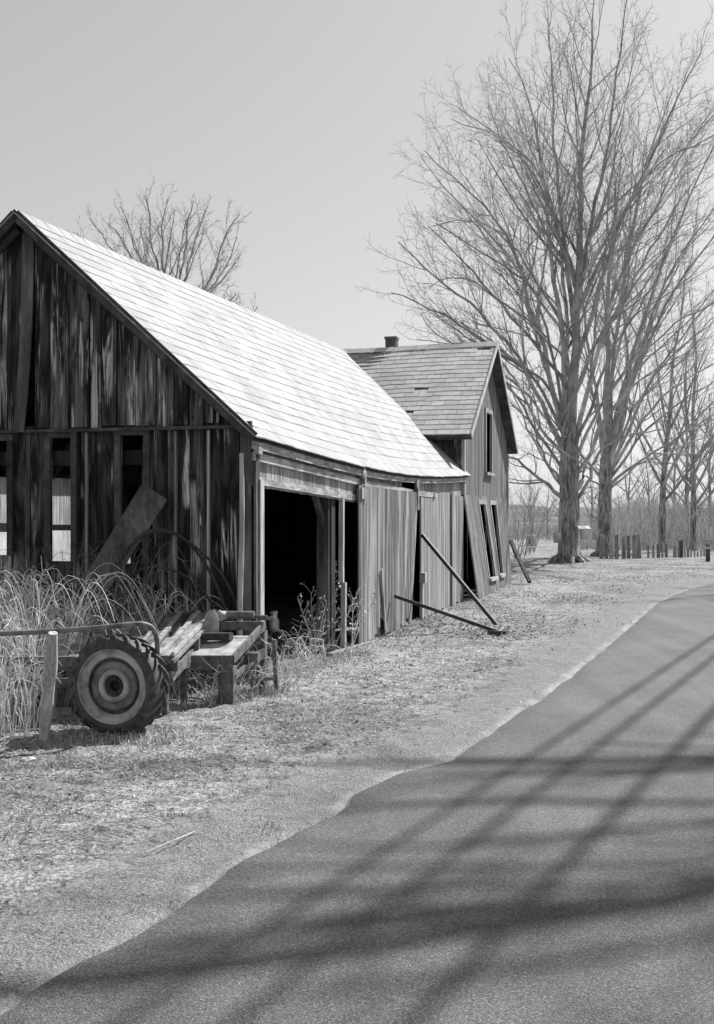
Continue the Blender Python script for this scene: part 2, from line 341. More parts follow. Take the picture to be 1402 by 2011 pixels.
def big_tree(name, base, Yd, trunk, limbs, r0, seed, label, group=None, spread=5.5, k=.95, minr=.0065, nfill=0):
    r = np.random.default_rng(seed); random.seed(seed); root = thing(name, base, label, 'tree', group)
    mt = MB(); tp = smooth_path([base-np.array([0, 0, .3])]+[P(x, y, Yd) for x, y in trunk], 34); L = len(tp)
    rad = r0*np.interp(np.linspace(0, 1, L), [0, .04, .1, .3, .7, 1], [1.9, 1.35, 1.1, .98, .98, .8])
    mt.tube(tp, rad, 26)
    for a in range(7):   # root flare
        th = a*.9+r.uniform(-.2, .2); dv = np.array([math.cos(th), math.sin(th), 0]); 
        mt.tube([base+np.array([0, 0, r0*1.5])+dv*r0*.5, base+np.array([0, 0, r0*.55])+dv*r0*1.0, base+np.array([0, 0, .08])+dv*r0*1.8, base+np.array([0, 0, -.2])+dv*r0*2.8], [r0*.5, r0*.42, r0*.28, r0*.1], 8)
    mt.flush()
    for vv in mt.v:
        for i_, p_ in enumerate(vv): n_ = noise.noise((p_[0]*2.6, p_[1]*2.6, p_[2]*.9))*.16+noise.noise((p_[0]*7, p_[1]*7, p_[2]*2.5))*.08; cxy = np.array([np.interp(p_[2], tp[:, 2], tp[:, 0]), np.interp(p_[2], tp[:, 2], tp[:, 1])]); vv[i_, :2] = cxy+(p_[:2]-cxy)*(1+n_)
    mt.build('trunk', M['bark'], root, smooth=True)
    mc = MB(); top = tp[-1]
    for q_ in range(26*(r0 > .25)):     # epicormic shoots on the trunk
        i = r.integers(10, 33); th = r.uniform(0, 6.28); d_ = np.array([math.cos(th), math.sin(th), .7]); d_ /= np.linalg.norm(d_); w = wig(tp[i]+d_*rad[i]*.8*[1, 1, 0], d_, r.uniform(.4, 1.6), 6, .25, .05, r); rd_ = np.linspace(.02, .008, 7); mc.tube(w, rd_, 4); branch_out(mc, w, rd_, 3, r, 1.3, 3, minr, .2)
    for j, (pl, rr) in enumerate(limbs):
        rr *= .66
        dy = r.uniform(-spread, spread)*(j > 0); n = len(pl); fr = np.linspace(0, 1, n)**1.1; st0 = None
        if j and pl[0][1] < trunk[-1][1]-20:
            kk = int(np.argmin(np.abs(lead[:, 2]-P(*pl[0], Yd)[2]))); kk = max(1, kk); st0 = lead[kk]; rr = min(rr, leadr[kk]*.62)
        pp = [P(x, y, Yd+dy*f) for (x, y), f in zip(pl, fr)]
        if st0 is not None: pp[0] = st0
        q = smooth_path(pp, 16); q[2:] += np.cumsum(r.normal(0, .055, (14, 3)), axis=0)
        rd = np.interp(np.linspace(0, 1, 16), [0, .15, 1], [rr*1.15, rr*.9, .016]); mc.tube(q, rd, 8)
        if j == 0: lead, leadr = q.copy(), rd
        branch_out(mc, q, rd, 1, r, k, 3, minr, .26)
        # a companion leader that forks off
        i = r.integers(3, 6); dr = q[i+1]-q[i]; dr /= np.linalg.norm(dr); ln = np.linalg.norm(q[-1]-q[i])*r.uniform(.6, .85)
        w = wig(q[i], side_dir(dr, R(r.uniform(16, 32)), r), ln, 12, .05, .02, r); rd2 = np.linspace(rd[i]*.65, .014, 13); mc.tube(w, rd2, 6); branch_out(mc, w, rd2, 1, r, k*1.1, 3, minr, .12)
    mc.build('crown', M['farbranch' if name == 'bare_tree' else 'branch'], root, smooth=True); return root
Y1, Y2 = 40.0, 49.0
b1 = P(1118, 1100, Y1); b1[2] = float(tz(b1[0], b1[1])); b2 = P(1188, 1094, Y2); b2[2] = float(tz(b2[0], b2[1]))
limbs1 = [([(1120,845),(1128,720),(1131,600),(1142,380),(1150,250),(1168,120),(1172,-20)], .27), ([(1112,985),(1080,955),(1045,930),(1000,905),(965,850)], .10), ([(1105,955),(1060,905),(1045,870),(1015,800),(1000,720)], .09),
 ([(1108,890),(1070,800),(1010,690),(930,610),(850,545),(760,470)], .13), ([(1110,860),(1065,770),(985,690),(900,655),(845,600)], .10),
 ([(1112,870),(1080,730),(1035,590),(995,450),(945,390),(870,330),(825,290)], .16), ([(1112,860),(1085,690),(1055,560),(1010,540),(935,495),(860,440)], .10),
 ([(1116,850),(1095,650),(1072,450),(1050,300),(1025,180),(975,110)], .17), ([(1118,850),(1105,640),(1095,470),(1060,340),(960,260),(875,215)], .12),
 ([(1128,700),(1122,600),(1103,450),(1100,330),(1080,180),(1062,40)], .15),
 ([(1133,620),(1145,520),(1165,400),(1200,270),(1215,120),(1245,-20)], .14), ([(1130,720),(1160,600),(1205,450),(1260,300),(1300,180),(1350,100)], .13), ([(1131,870),(1170,650),(1240,450),(1320,310),(1395,230)], .13),
 ([(1128,780),(1165,690),(1240,560),(1310,450),(1375,360)], .11), ([(1110,930),(1060,850),(1010,770),(930,700),(850,660),(820,620)], .09), ([(1128,560),(1095,470),(1050,400),(1000,300),(965,200)], .09), ([(1118,790),(1080,700),(1020,640),(960,560),(900,500),(850,440)], .1), ([(1134,960),(1160,915),(1172,870),(1205,800),(1260,740)], .12), ([(1134,980),(1165,935),(1170,890),(1240,865),(1320,855)], .09),
 ([(1118,930),(1090,880),(1110,800),(1080,640)], .08), ([(1112,900),(1060,840),(1030,760),(975,690),(900,620),(850,590)], .09), ([(1120,900),(1150,820),(1190,700),(1250,600),(1310,530)], .1), ([(1114,840),(1060,700),(1010,560),(950,470),(890,400)], .1), ([(1134,930),(1190,830),(1270,740),(1360,680)], .09), ([(1110,960),(1075,900),(1050,840),(1060,780),(1030,720)], .07), ([(1112,880),(1050,790),(980,740),(900,690),(840,665),(815,670)], .08), ([(1114,820),(1050,740),(970,690),(880,620),(800,570),(760,560)], .09), ([(1120,760),(1060,640),(1000,580),(930,520),(870,500),(835,530)], .08), ([(1126,660),(1070,560),(1010,480),(960,440),(900,420),(850,430)], .08), ([(1130,540),(1090,420),(1040,330),(985,260),(930,235),(870,225)], .08), ([(1136,520),(1190,420),(1250,350),(1320,280),(1385,250)], .08), ([(1132,900),(1180,780),(1240,690),(1330,600),(1400,560)], .09)]
tree1 = big_tree('maple_tree', b1, Y1, [(1116,1050),(1118,1000),(1118,930),(1118,880),(1120,840)], limbs1, .345, 11, 'larger bare maple nearest the house, with sap buckets hung on its thick trunk')
limbs2 = [([(1190,905),(1192,760),(1200,600),(1215,430),(1235,280)], .24), ([(1186,905),(1160,720),(1135,540),(1120,400)], .14), ([(1196,915),(1235,770),(1300,620),(1370,500),(1450,400)], .16),
 ([(1198,930),(1255,830),(1340,750),(1450,690)], .12), ([(1196,905),(1218,720),(1270,530),(1330,370),(1385,260)], .17), ([(1198,950),(1270,890),(1350,850),(1450,800)], .10),
 ([(1194,905),(1205,700),(1240,480),(1290,300),(1330,200)], .16), ([(1198,925),(1250,790),(1330,670),(1440,560)], .12), ([(1180,940),(1140,880),(1080,820),(1030,760)], .09), ([(1198,920),(1240,700),(1310,520),(1400,380)],.14), ([(1186,960),(1150,930),(1130,900),(1080,870)], .06), ([(1198,940),(1260,860),(1340,800),(1440,750)], .1), ([(1196,930),(1250,800),(1320,700),(1420,620)], .1), ([(1198,960),(1250,910),(1320,880),(1420,850)], .07), ([(1186,920),(1170,780),(1165,640),(1190,500)], .1)]
tree2 = big_tree('maple_tree', b2, Y2, [(1187,1050),(1188,1000),(1188,950),(1190,900)], limbs2, .30, 23, 'slimmer bare maple just right of and behind the largest trunk, at the first fence posts', minr=.007, k=1.15)

def generic_tree(seed, h, r0, nl, k, minr, crown_w):
    r = np.random.default_rng(seed); random.seed(seed); mt = MB(); mc = MB(); z = 0
    tr = wig(np.array([0, 0, -.2]), np.array([0, 0, 1.0]), h*.45, 8, .03, .05, r); mt.tube(tr, np.linspace(r0*1.2, r0*.6, 9), 9)
    le = wig(tr[-1], np.array([0, 0, 1.0]), h*.5, 10, .06, .05, r); rl = np.linspace(r0*.6, .015, 11); mc.tube(le, rl, 6); branch_out(mc, le, rl, 1, r, k, 3, minr, .05)
    for i in range(nl):
        f = .45+.55*(i+.5)/nl; p = tr[int(f*8)]; a = i*2.4+r.uniform(-.3, .3); el = R(r.uniform(38, 62)); d = np.array([math.cos(a)*math.cos(el), math.sin(a)*math.cos(el), math.sin(el)])
        q = wig(p, d, h*r.uniform(.42, .58)*crown_w, 12, .05, .035, r); rd = np.linspace(r0*.5, .014, 13); mc.tube(q, rd, 6); branch_out(mc, q, rd, 1, r, k, 3, minr, .12)
    return mt, mc
def proto(seed, h, r0, nl, k, minr, cw, name, label, loc, group=None):
    mt, mc = generic_tree(seed, h, r0, nl, k, minr, cw); root = thing(name, (0, 0, 0), label, 'tree', group)
    mt.build('trunk', M['bark'], root, smooth=True); mc.build('crown', M['farbranch'], root, smooth=True); root.location = loc; return root
def base_at(x, Y, z=None): X = (x-CX)/F*Y; return (X, Y, float(tz(X, Y)) if z is None else z)
# tree behind the barn roof, and a lower one whose top just shows
tb = P(312, 1000, 44); tb[2] = 0
big_tree('bare_tree', tb, 44, [(320,900),(320,800),(318,720),(320,660)], [([(319,700),(285,600),(240,520),(180,445)], .09), ([(319,660),(270,540),(235,460),(195,415)], .1), ([(320,650),(290,520),(262,430),(245,392)], .1), ([(320,650),(305,520),(290,430),(285,385)], .1), ([(321,650),(322,520),(318,440),(325,380)], .12), ([(321,650),(340,520),(352,440),(365,390)], .1), ([(321,660),(360,560),(385,470),(410,400)], .1), ([(322,690),(375,590),(410,500),(440,430)], .09), ([(322,700),(385,620),(425,550),(450,480)], .08), ([(322,720),(380,650),(420,600),(445,560)], .06), ([(318,720),(270,620),(220,540),(155,470)], .07)], .25, 41, 'bare round-crowned tree rising behind the barn roof ridge', spread=3.0, k=.6, minr=.006)
tb = P(462, 1000, 47); tb[2] = 0
big_tree('bare_tree', tb, 47, [(462,900),(462,800),(462,740)], [([(462,740),(450,660),(435,590)], .06), ([(462,740),(464,650),(466,582)], .06), ([(462,740),(478,670),(490,605)], .05)], .15, 42, 'low bare treetop just showing above the barn roof right of the taller one', spread=1.5, k=1.2, minr=.011)
# trees beyond the fence posts at right
TD = proto(33, 15, .16, 9, 1.3, .009, .72, 'bare_tree', 'tall bare tree with one straight thin trunk standing between the two rows of fence posts', base_at(1299, 56))
TE = proto(34, 14, .15, 8, 1.3, .009, .8, 'bare_tree', 'bare tree with a pale trunk behind the short posts near the wooden barrier', base_at(1361, 58))
TF = proto(35, 12, .12, 8, 1.35, .010, .85, 'bare_tree', 'bare tree in the distant woods beyond the fence posts', base_at(1352, 66), 'bare trees in the woods beyond the fence posts')
for i, (x, Y, s, rz, src) in enumerate([(1238, 88, .8, 1, TF), (1326, 84, .95, 2, TF), (1392, 72, .85, 3, TF), (1272, 105, .9, 5, TF), (1450, 62, 1.0, 3.8, TF), (1160, 105, .75, 4.4, TF), (1040, 110, .6, 3.3, TF), (1075, 98, .5, 2.2, TF)]):
    c = copy_tree(src); c.location = base_at(x, Y); c.rotation_euler.z = rz; c.scale = (s, s, s)
for k_, (X_, Y_, s_, rz_) in enumerate([(20.5, 46, 1.4, 1.0), (17.5, 35.5, 1.25, 2.2)]):
    c = copy_tree(TD); c.location = (X_, Y_, 0); c.rotation_euler.z = rz_; c.scale = (s_, s_, s_); c['label'] = ['farther tall bare tree standing past the right edge of the view beyond the bend', 'nearer tall bare tree standing past the right edge of the view before the bend'][k_]
# big roadside tree out of frame at right: its limbs throw the broad shadows on the road
def lift(p, h): return np.array([p[0], p[1], 0])+np.array(SV)*(h/SV[2])
random.seed(5); r5 = np.random.default_rng(5)
bt = np.array([12.6, 17.5, 0.05]); root = thing('roadside_tree', bt, 'large bare roadside tree just outside the right of the view', 'tree')
mt = MB(); tp = smooth_path([bt-[0, 0, .3], bt+[-.1, 0, 4], bt+[-.3, -.2, 8.2], bt+[-.5, -.3, 12.5]], 10); mt.tube(tp, np.linspace(.55, .3, 10), 14); mt.build('trunk', M['bark'], root, smooth=True)
mc = MB()
LIM = [([(-250,2005),(0,1975),(200,1958),(450,1925),(800,1862),(1100,1832),(1402,1800)], .08, 10.6), ([(-260,1950),(60,1922),(400,1885),(650,1868),(900,1832),(1402,1785)], .085, 11.2), ([(370,1762),(700,1760),(1000,1748),(1402,1752)], .05, 11.3),
       ([(470,1705),(800,1700),(1402,1722)], .035, 11.6), ([(640,1600),(900,1577),(1150,1580),(1402,1592)], .05, 12.0), ([(1100,1460),(1250,1470),(1402,1478)], .03, 12.4), ([(800,1640),(1100,1650),(1402,1668)], .022, 12), ([(300,1830),(700,1812),(1402,1770)], .035, 11), ([(150,1900),(600,1840),(1000,1800),(1402,1822)], .06, 11.8), ([(500,1960),(900,1925),(1402,1880)], .04, 11), ([(560,1650),(800,1672),(1402,1640)], .04, 12.2), ([(1000,1512),(1150,1530),(1402,1524)], .02, 13)]
for pl, rr, h in LIM:
    q = [lift(G(x, y), h) for x, y in pl]; st = tp[8 if h < 11.4 else 9]; q = q+[q[-1]*.5+st*.5+np.array([0, 0, .3]), st]; q = smooth_path(q[::-1], 20)
    rd = np.interp(np.linspace(0, 1, 20), [0, .4, .85, 1], [rr*1.5, rr*1.1, rr*.95, rr*.6]); q[3:] += np.cumsum(r5.normal(0, .02, (17, 3)), axis=0); mc.tube(q, rd, 8); branch_out(mc, q, rd, 1, r5, 2.0, 3, .009, .3)
for a in range(7):
    th = R(-60+a*32); el = R(48); q = wig(tp[8], np.array([math.cos(th)*math.cos(el), math.sin(th)*math.cos(el), math.sin(el)]), 7, 10, .05, .03, r5); rd = np.linspace(.13, .02, 11); mc.tube(q, rd, 6); branch_out(mc, q, rd, 1, r5, 1.8, 2, .012, .15)
mc.build('crown', M['branch'], root, smooth=True)

# overhead lines along the road (their shadows cross it); poles stand out of frame
dw = np.array([math.sin(R(25)), math.cos(R(25)), 0]); pn = np.array([dw[1], -dw[0], 0]); hW = 7.5
A0 = lift(np.array([2.62, 11.19, 0]), hW); pr = thing('utility_pole', A0-Z3*A0[2]+dw*34, 'wooden utility pole past the right of the view, farther up the road', 'pole')
mp = MB(); pb = A0*[1, 1, 0]+dw*34; mp.tube([pb-Z3*.5, pb+Z3*9], [.16, .11], 12, True); mp.build('pole', M['beam'], pr, smooth=True)
mp = MB(); mp.beam(pb-pn*.9+Z3*7.62+dw*.14, pb+pn*.9+Z3*7.62+dw*.14, .1, .12); mp.build('crossarm', M['beam'], pr)
pr2 = copy_tree(pr); pr2.location = tuple(pb-dw*68); pr2['label'] = 'wooden utility pole behind the viewer on the same line'
for (px, rad_, lb) in ((2.38, .028, 'left wire of the three overhead lines whose shadows run down the road'), (2.78, .032, 'middle wire of the three overhead lines above the road edge'), (3.42, .040, 'right and thickest cable of the three overhead lines above the road')):
    w0 = lift(np.array([px, 11.19, 0]), hW); off = (w0-A0)@pn; m_ = MB(); pts = [pb+pn*off+Z3*(7.72-pb[2])-dw*68*t - Z3*(.5*4*t*(1-t)) for t in np.linspace(0, 1, 24)]; m_.tube(pts, rad_, 6)
    m_.build('overhead_wire', M['iron'], label=lb, cat='wire', group='overhead lines along the road')

# ---------------------------------------------------------------- barn
def wall(mb, Pf, L, z0, z1, th=.025, wr=(.16, .24), gap=.006, holes=(), cuts=(), rag=.02, out=0, warp=0, onrm=None):
    """vertical boards; Pf(a, off, z) -> world; off is outward"""
    cs = sorted(set([0, L]+list(cuts)+[h for H_ in holes for h in H_[:2]])); cs = [c for c in cs if 0 <= c <= L]
    for c0, c1 in zip(cs[:-1], cs[1:]):
        if c1-c0 < .01: continue
        n = max(1, round((c1-c0)/random.uniform(*wr))); ws = np.array([random.uniform(.5, 1.5) for _ in range(n)]); ws = np.cumsum(ws/ws.sum())*(c1-c0)+c0
        a = c0
        for b in ws:
            mid = (a+b)/2; iv = [(z0(mid)+random.uniform(-rag, rag*.3), None)]; hs = sorted([(h[2], h[3]) for h in holes if h[0] <= mid <= h[1]])
            segs = []; lo = iv[0][0]
            for h0, h1 in hs:
                if h0 > lo: segs.append((lo, h0))
                lo = max(lo, h1)
            segs.append((lo, None)); r = random.random(); o0 = out+random.uniform(0, .004); wp = random.uniform(-1, 1)*warp; aa, bb = a+gap/2, b-gap/2
            for s0, s1 in segs:
                ta, tb_ = (z1(aa), z1(bb)) if s1 is None else (s1, s1)
                if max(ta, tb_) <= s0+.01: continue
                ta = max(ta, s0+.005); tb_ = max(tb_, s0+.005)
                mb.hexa([Pf(aa+wp, o0, s0), Pf(bb+wp, o0, s0), Pf(bb+wp, o0-th, s0), Pf(aa+wp, o0-th, s0)], [Pf(aa, o0, ta), Pf(bb, o0, tb_), Pf(bb, o0-th, tb_), Pf(aa, o0-th, ta)], r)
            a = b
WR = 2.69; ZR = 5.12; OV = .10; SL = (ZR-2.63)/(WR+OV); LEN = 11.75
def sag(s): return -.17*math.sin(math.pi*min(max(s/12.2, 0), 1))
def roofz(s, t):                  # top of the barn roof
    q = abs(t-WR); z = ZR-SL*q; k = max(0, min(1, q/WR)); return z+sag(s)*k**1.5 + .16*(1-k)*s/12
barn = thing('barn', B(0, 0, 0), 'long weathered board barn with dark gable, pale sunlit roof and open side doorway', 'barn')
mb = MB()
holes = [(gt(18), gt(-8), gz(10, 1090), gz(10, 866)), (gt(143), gt(102), gz(120, 1102), gz(120, 860)), (gt(285), gt(240), gz(262, 1168), gz(262, 855))]
ZJ = 2.73
gcuts = [gt(x) for x in (25, 60, 95, 158, 172, 230, 347, 410, 470)]
GP = lambda a, o, z: B(-o, a, z)
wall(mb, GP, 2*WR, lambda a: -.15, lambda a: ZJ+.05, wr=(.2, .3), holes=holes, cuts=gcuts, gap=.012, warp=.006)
# upper boards; one sprung loose
loose0, loose1 = gt(72), gt(48)
ucuts = [gt(x) for x in (18, 48, 72, 76, 103, 141, 180, 203, 232, 268, 310, 345, 375)]
random.seed(3)
cs = [0]+sorted(ucuts)+[2*WR]
for c0, c1 in zip(cs[:-1], cs[1:]):
    if abs(c0-loose0) < 1e-6: continue
    n = max(1, round((c1-c0)/.19)); e = np.linspace(c0, c1, n+1)
    for a, b in zip(e[:-1], e[1:]):
        zb = ZJ+random.uniform(-.01, .035); r = random.random(); wp = random.uniform(-.008, .008); o0 = .03+random.uniform(0, .014)
        ta, tb_ = roofz(0, a)-.07, roofz(0, b)-.07
        if max(ta, tb_) < zb+.02: continue
        ta = max(ta, zb+.01); tb_ = max(tb_, zb+.01); a2, b2_ = a+.006, b-.006; kk = random.uniform(0, .02)
        mb.hexa([GP(a2+wp, o0+kk, zb), GP(b2_+wp, o0, zb), GP(b2_+wp, o0-.025, zb), GP(a2+wp, o0-.025+kk, zb)], [GP(a2, o0, ta), GP(b2_, o0, tb_), GP(b2_, o0-.025, tb_), GP(a2, o0-.025, ta)], r)
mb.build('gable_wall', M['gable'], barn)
mb = MB(); a0, a1 = loose0, loose1; pv = []
for k in range(7):   # curved board peeling off sideways
    f = k/6; z = ZJ-.02+(roofz(0, (a0+a1)/2)-.12-ZJ)*f; sh = .1*(1-f)**2.6; wd = .025*(1-f)**2; pv += [GP(a0+sh+.005, .05+.05*(1-f), z), GP(a1+sh-.005-wd, .05+.07*(1-f), z), GP(a1+sh-.005-wd, .03+.07*(1-f), z), GP(a0+sh+.005, .03+.05*(1-f), z)]
fs = [(0, 1, 2, 3)]+[(k*4+j, k*4+(j+1) % 4, k*4+4+(j+1) % 4, k*4+4+j) for k in range(6) for j in range(4)]+[(24, 25, 26, 27)]
mb.add(pv, fs, .9); mb.build('loose_board', M['beam'], barn, label='loose gable board sprung sideways from the wall')
mb = MB(); mb.beam(B(-.055, -.02, ZJ-.012), B(-.055, 2*WR, ZJ-.012), .06, .035, r=.4); mb.build('ledger', M['trim'], barn)
def frame(mb, t0, t1, z0, z1, w=.07, o=.035, sill=True):
    mb.box(B(-o, (t0+t1)/2, z1+w/2), U*.02, V*((t1-t0)/2+w), Z3*w/2)
    for t in (t0-w/2, t1+w/2): mb.box(B(-o, t, (z0+z1)/2), U*.018, V*w/2, Z3*((z1-z0)/2-.002))
for h in holes:
    mb = MB(); frame(mb, *h); 
    if h is holes[1]: mb.box(B(.0, (h[0]+h[1])/2, gz(120, 1036)), U*.03, V*((h[1]-h[0])/2+.02), Z3*.032)
    if h is holes[0]: mb.box(B(.0, (h[0]+h[1])/2, gz(10, 1036)), U*.03, V*((h[1]-h[0])/2+.02), Z3*.05)
    mb.build('window_frame', M['trim'], barn)
mb = MB()
for x, w, z1 in ((95, .03, ZJ-.04), (172, .03, ZJ-.04), (347, .028, ZJ-.04), (411, .028, ZJ-.04), (22, .03, ZJ-.04)):
    mb.box(B(-.022, gt(x), z1/2-.05), U*.014, V*w/2, Z3*(z1/2+.05), random.random())
mb.build('battens', M['side'], barn)
mb = MB(); mb.box(B(-.035, .055, 1.25), U*.02, V*.055, Z3*1.37, .8); mb.box(B(.05, -.034, 1.24), U*.055, V*.014, Z3*1.24, .9); mb.build('corner_board', M['beam'], barn)
# hanging boards seen in the third window
mb = MB(); t_ = gt(262)
mb.box(B(.35, t_+.02, 2.3), U*.012, V*.045, Z3*.3, .9); mb.box(B(.38, t_-.04, 2.22), U*.012, V*.06, Z3*.28, .5); mb.box(B(.33, t_+.0, 1.75), U*.012, V*.055, Z3*.5, .8); mb.build('hanging_board', M['side'], barn)
# interior frame
mb = MB()
for s in (.12, 3.0, 6.0, 9.0, 11.6):
    for t in (.1, 2*WR-.1): mb.box(B(s, t, 1.15), U*.08, V*.08, Z3*1.25)
    mb.beam(B(s, .02, 2.42), B(s, 2*WR-.02, 2.42), .14, .16)
mb.beam(B(.1, .3, 1.35), B(.1, 1.1, 2.2), .08, .1); mb.beam(B(.2, 2.95, 1.75), B(.2, 2.15, 2.62), .07, .1); mb.beam(B(.28, 1.95, 2.1), B(.28, 2.75, 2.75), .07, .1); mb.beam(B(.2, 2.95, 2.2), B(.2, 3.3, 2.75), .07, .12)
for s in np.arange(.3, 12, .75):
    for sg in (-1, 1): mb.beam(B(s, WR+sg*.03, ZR-.22), B(s, WR+sg*(WR-.03), ZR-SL*(WR-.03)-.32), .05, .1)
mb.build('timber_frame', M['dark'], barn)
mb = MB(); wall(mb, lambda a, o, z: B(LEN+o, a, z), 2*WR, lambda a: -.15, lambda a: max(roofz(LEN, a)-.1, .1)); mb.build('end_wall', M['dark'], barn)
mb = MB(); wall(mb, lambda a, o, z: B(a, 2*WR+o, z), LEN, lambda a: -.15, lambda a: roofz(a, 2*WR)-.03, holes=[(3.55, 4.05, 1.0, 2.35), (5.0, 6.1, .95, 2.6), (7.4, 7.9, .9, 1.6)]); mb.build('rear_side_wall', M['gable'], barn)
# side wall toward the road
sO0, sO1 = wx(510), wx(703)+.2
SP = lambda a, o, z: B(a, -o, z)
mb = MB()
hd = lambda s: np.interp(s, [0, 4.1, 8, 12], [2.12, 1.98, 1.98, 2.0])
wall(mb, lambda a, o, z: SP(a+sO1+.0, o, z), 6.7-sO1, lambda a: -.1, lambda a: roofz(a+sO1, 0)-.05)
wall(mb, lambda a, o, z: SP(a+.0, o, z), sO1, lambda a: hd(a)-.02, lambda a: roofz(a, 0)-.05, wr=(.12, .2), rag=.004)
mb.build('side_wall', M['side'], barn)
mb = MB(); random.seed(12)
wall(mb, lambda a, o, z: SP(a+7.7, o, z), LEN-7.7+.1, lambda a: 1.9, lambda a: roofz(a+7.7, 0)-.05, wr=(.15, .3))
wall(mb, lambda a, o, z: SP(a+7.95, o, z), LEN-7.95+.1, lambda a: .03+.01*a, lambda a: 2.2-.01*a, wr=(.2, .34), gap=.012, rag=.07, out=.035, warp=.01)
mb.box(SP(wx(882), .055, 1.1), U*.05, N*.015, Z3*1.12, .2); mb.box(SP(wx(848), .05, 2.13), U*.05, N*.01, Z3*.05, .2)
mb.build('end_siding', M['side'], barn)
def strip(mb, s0, s1, zt_, zb_, o0, o1, n=18, r=None):      # a board following the sagging eave
    vs = []; 
    for k in range(n+1):
        s = s0+(s1-s0)*k/n; vs += [SP(s, o1, zt_(s)), SP(s, o1, zb_(s)), SP(s, o0, zb_(s)), SP(s, o0, zt_(s))]
    fs = [(k*4+j, k*4+(j+1) % 4, k*4+4+(j+1) % 4, k*4+4+j) for k in range(n) for j in range(4)]+[(0, 3, 2, 1), (n*4, n*4+1, n*4+2, n*4+3)]; mb.add(vs, fs, r)
mb = MB(); za = lambda s: np.interp(s, [0, 4.1, 8, 12], [2.45, 2.285, 2.19, 2.17]); strip(mb, -.02, 9.2, lambda s: za(s), lambda s: za(s)-.085, .004, .045, r=.7)
mb.box(SP(.02, .06, 2.5), U*.06, N*.03, Z3*.07, .9); mb.build('door_track_board', M['track'], barn)
mb = MB(); strip(mb, .1, 3.95, lambda s: hd(s)+.08, lambda s: hd(s), -.01, .032, r=.8); mb.build('door_header', M['track'], barn)
mb = MB(); strip(mb, -.18, LEN+.25, lambda s: roofz(s, -OV)-.045, lambda s: roofz(s, -OV)-.15, .06, .085, r=.3); mb.build('fascia', M['track'], barn)
# jamb, inner post, threshold
mb = MB(); mb.box(SP(.14, .035, 1.07), U*.055, N*.03, Z3*1.10, .8); mb.build('door_jamb', M['pale'], barn)
mb = MB(); mb.box(B(wx(655), .12, 1.0), U*.09, N*.08, Z3*1.08, .6); mb.beam(B(wx(655), .12, 1.6), B(wx(635), .12, 2.05), .06, .08); mb.build('door_post', M['beam'], barn)
mb = MB(); mb.beam(SP(wx(670), .03, -.06), SP(wx(671), .03, .9), .075, .06, N, .9); mb.beam(SP(wx(669), .01, .9), SP(wx(671), .0, 2.0), .065, .06, N, .8); mb.build('door_stud', M['pale'], barn)
mb = MB(); mb.beam(SP(wx(640), .05, .02), SP(wx(716), .16, .0), .09, .05, r=.4); mb.build('sill', M['side'], barn)
# roof: underlay slab + shingles
def roof_side(sg, mb_s, mb_u, s0, s1f, exp, wsh, Q1, zf, Pq):
    pass
mbu = MB(); mbs = MB(); random.seed(21)
def rp(s, q, sg, lift_=0): t = WR-sg*q; return B(s, t, roofz(s, t)+lift_)
def send(q): return 12.15+.45*(1-q/WR)
for sg in (1, -1):
    n = 24; m_ = 10
    for th, mbx in ((-.02, mbu),):
        pts = [[rp(-.2+(send(q)-.0+.2)*i/n, q, sg, -.02) for q in np.linspace(.0, WR+OV, m_)] for i in range(n+1)]; low = [[p-Z3*.05 for p in row] for row in pts]
        base = np.array(pts).reshape(-1, 3); lo = np.array(low).reshape(-1, 3); ff = [(i*m_+j, (i+1)*m_+j, (i+1)*m_+j+1, i*m_+j+1) for i in range(n) for j in range(m_-1)]
        mbu.add(base, ff, .5); mbu.add(lo, [f[::-1] for f in ff], .5)
        for i in range(n): mbu.add([pts[i][-1], pts[i+1][-1], low[i+1][-1], low[i][-1]], [(0, 1, 2, 3)], .5)
        for i in (0, n):
            for j in range(m_-1): mbu.add([pts[i][j], pts[i][j+1], low[i][j+1], low[i][j]], [(0, 1, 2, 3)], .5)
    q = WR+OV+.03; c = 0
    while q > 0:
        q1 = max(q-.215, .0); s = -.24+random.uniform(-.012, .012)-(.15 if c % 2 else 0); e = send((q+q1)/2)+.03; first = True
        while s < e:
            w = random.uniform(.28, .32); a = max(s+.002, -.24+random.uniform(-.012, .012)); b = min(s+w-.0005, e+random.uniform(-.03, .01)); s += w
            if b-a < .04: continue
            dz = random.uniform(0, .002); dq = random.uniform(-.004, .004)
            A, B_, C_, D_ = rp(a, q+dq, sg, .002+dz), rp(b, q+dq, sg, .002+dz), rp(b, q1, sg, -.006), rp(a, q1, sg, -.006); dn = Z3*.012
            mbs.hexa([A-dn, B_-dn, C_-dn, D_-dn], [A, B_, C_, D_])
            ou = N*sg*.0015; tq = q+dq-.004; e1, e2 = rp(a, tq, sg, .004+dz), rp(b, tq, sg, .004+dz)     # dark butt edge, painted to stand in for the course's shadow line
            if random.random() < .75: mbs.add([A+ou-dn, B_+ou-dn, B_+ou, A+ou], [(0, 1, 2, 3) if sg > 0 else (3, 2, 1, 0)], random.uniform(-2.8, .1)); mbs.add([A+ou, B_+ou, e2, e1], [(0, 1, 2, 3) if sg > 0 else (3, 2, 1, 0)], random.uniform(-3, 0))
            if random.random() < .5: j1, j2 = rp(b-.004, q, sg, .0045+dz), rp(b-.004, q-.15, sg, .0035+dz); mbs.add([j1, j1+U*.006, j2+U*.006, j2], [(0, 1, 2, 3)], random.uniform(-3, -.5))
        q -= .15; c += 1
mbu.build('roof_deck', M['dark'], barn); 
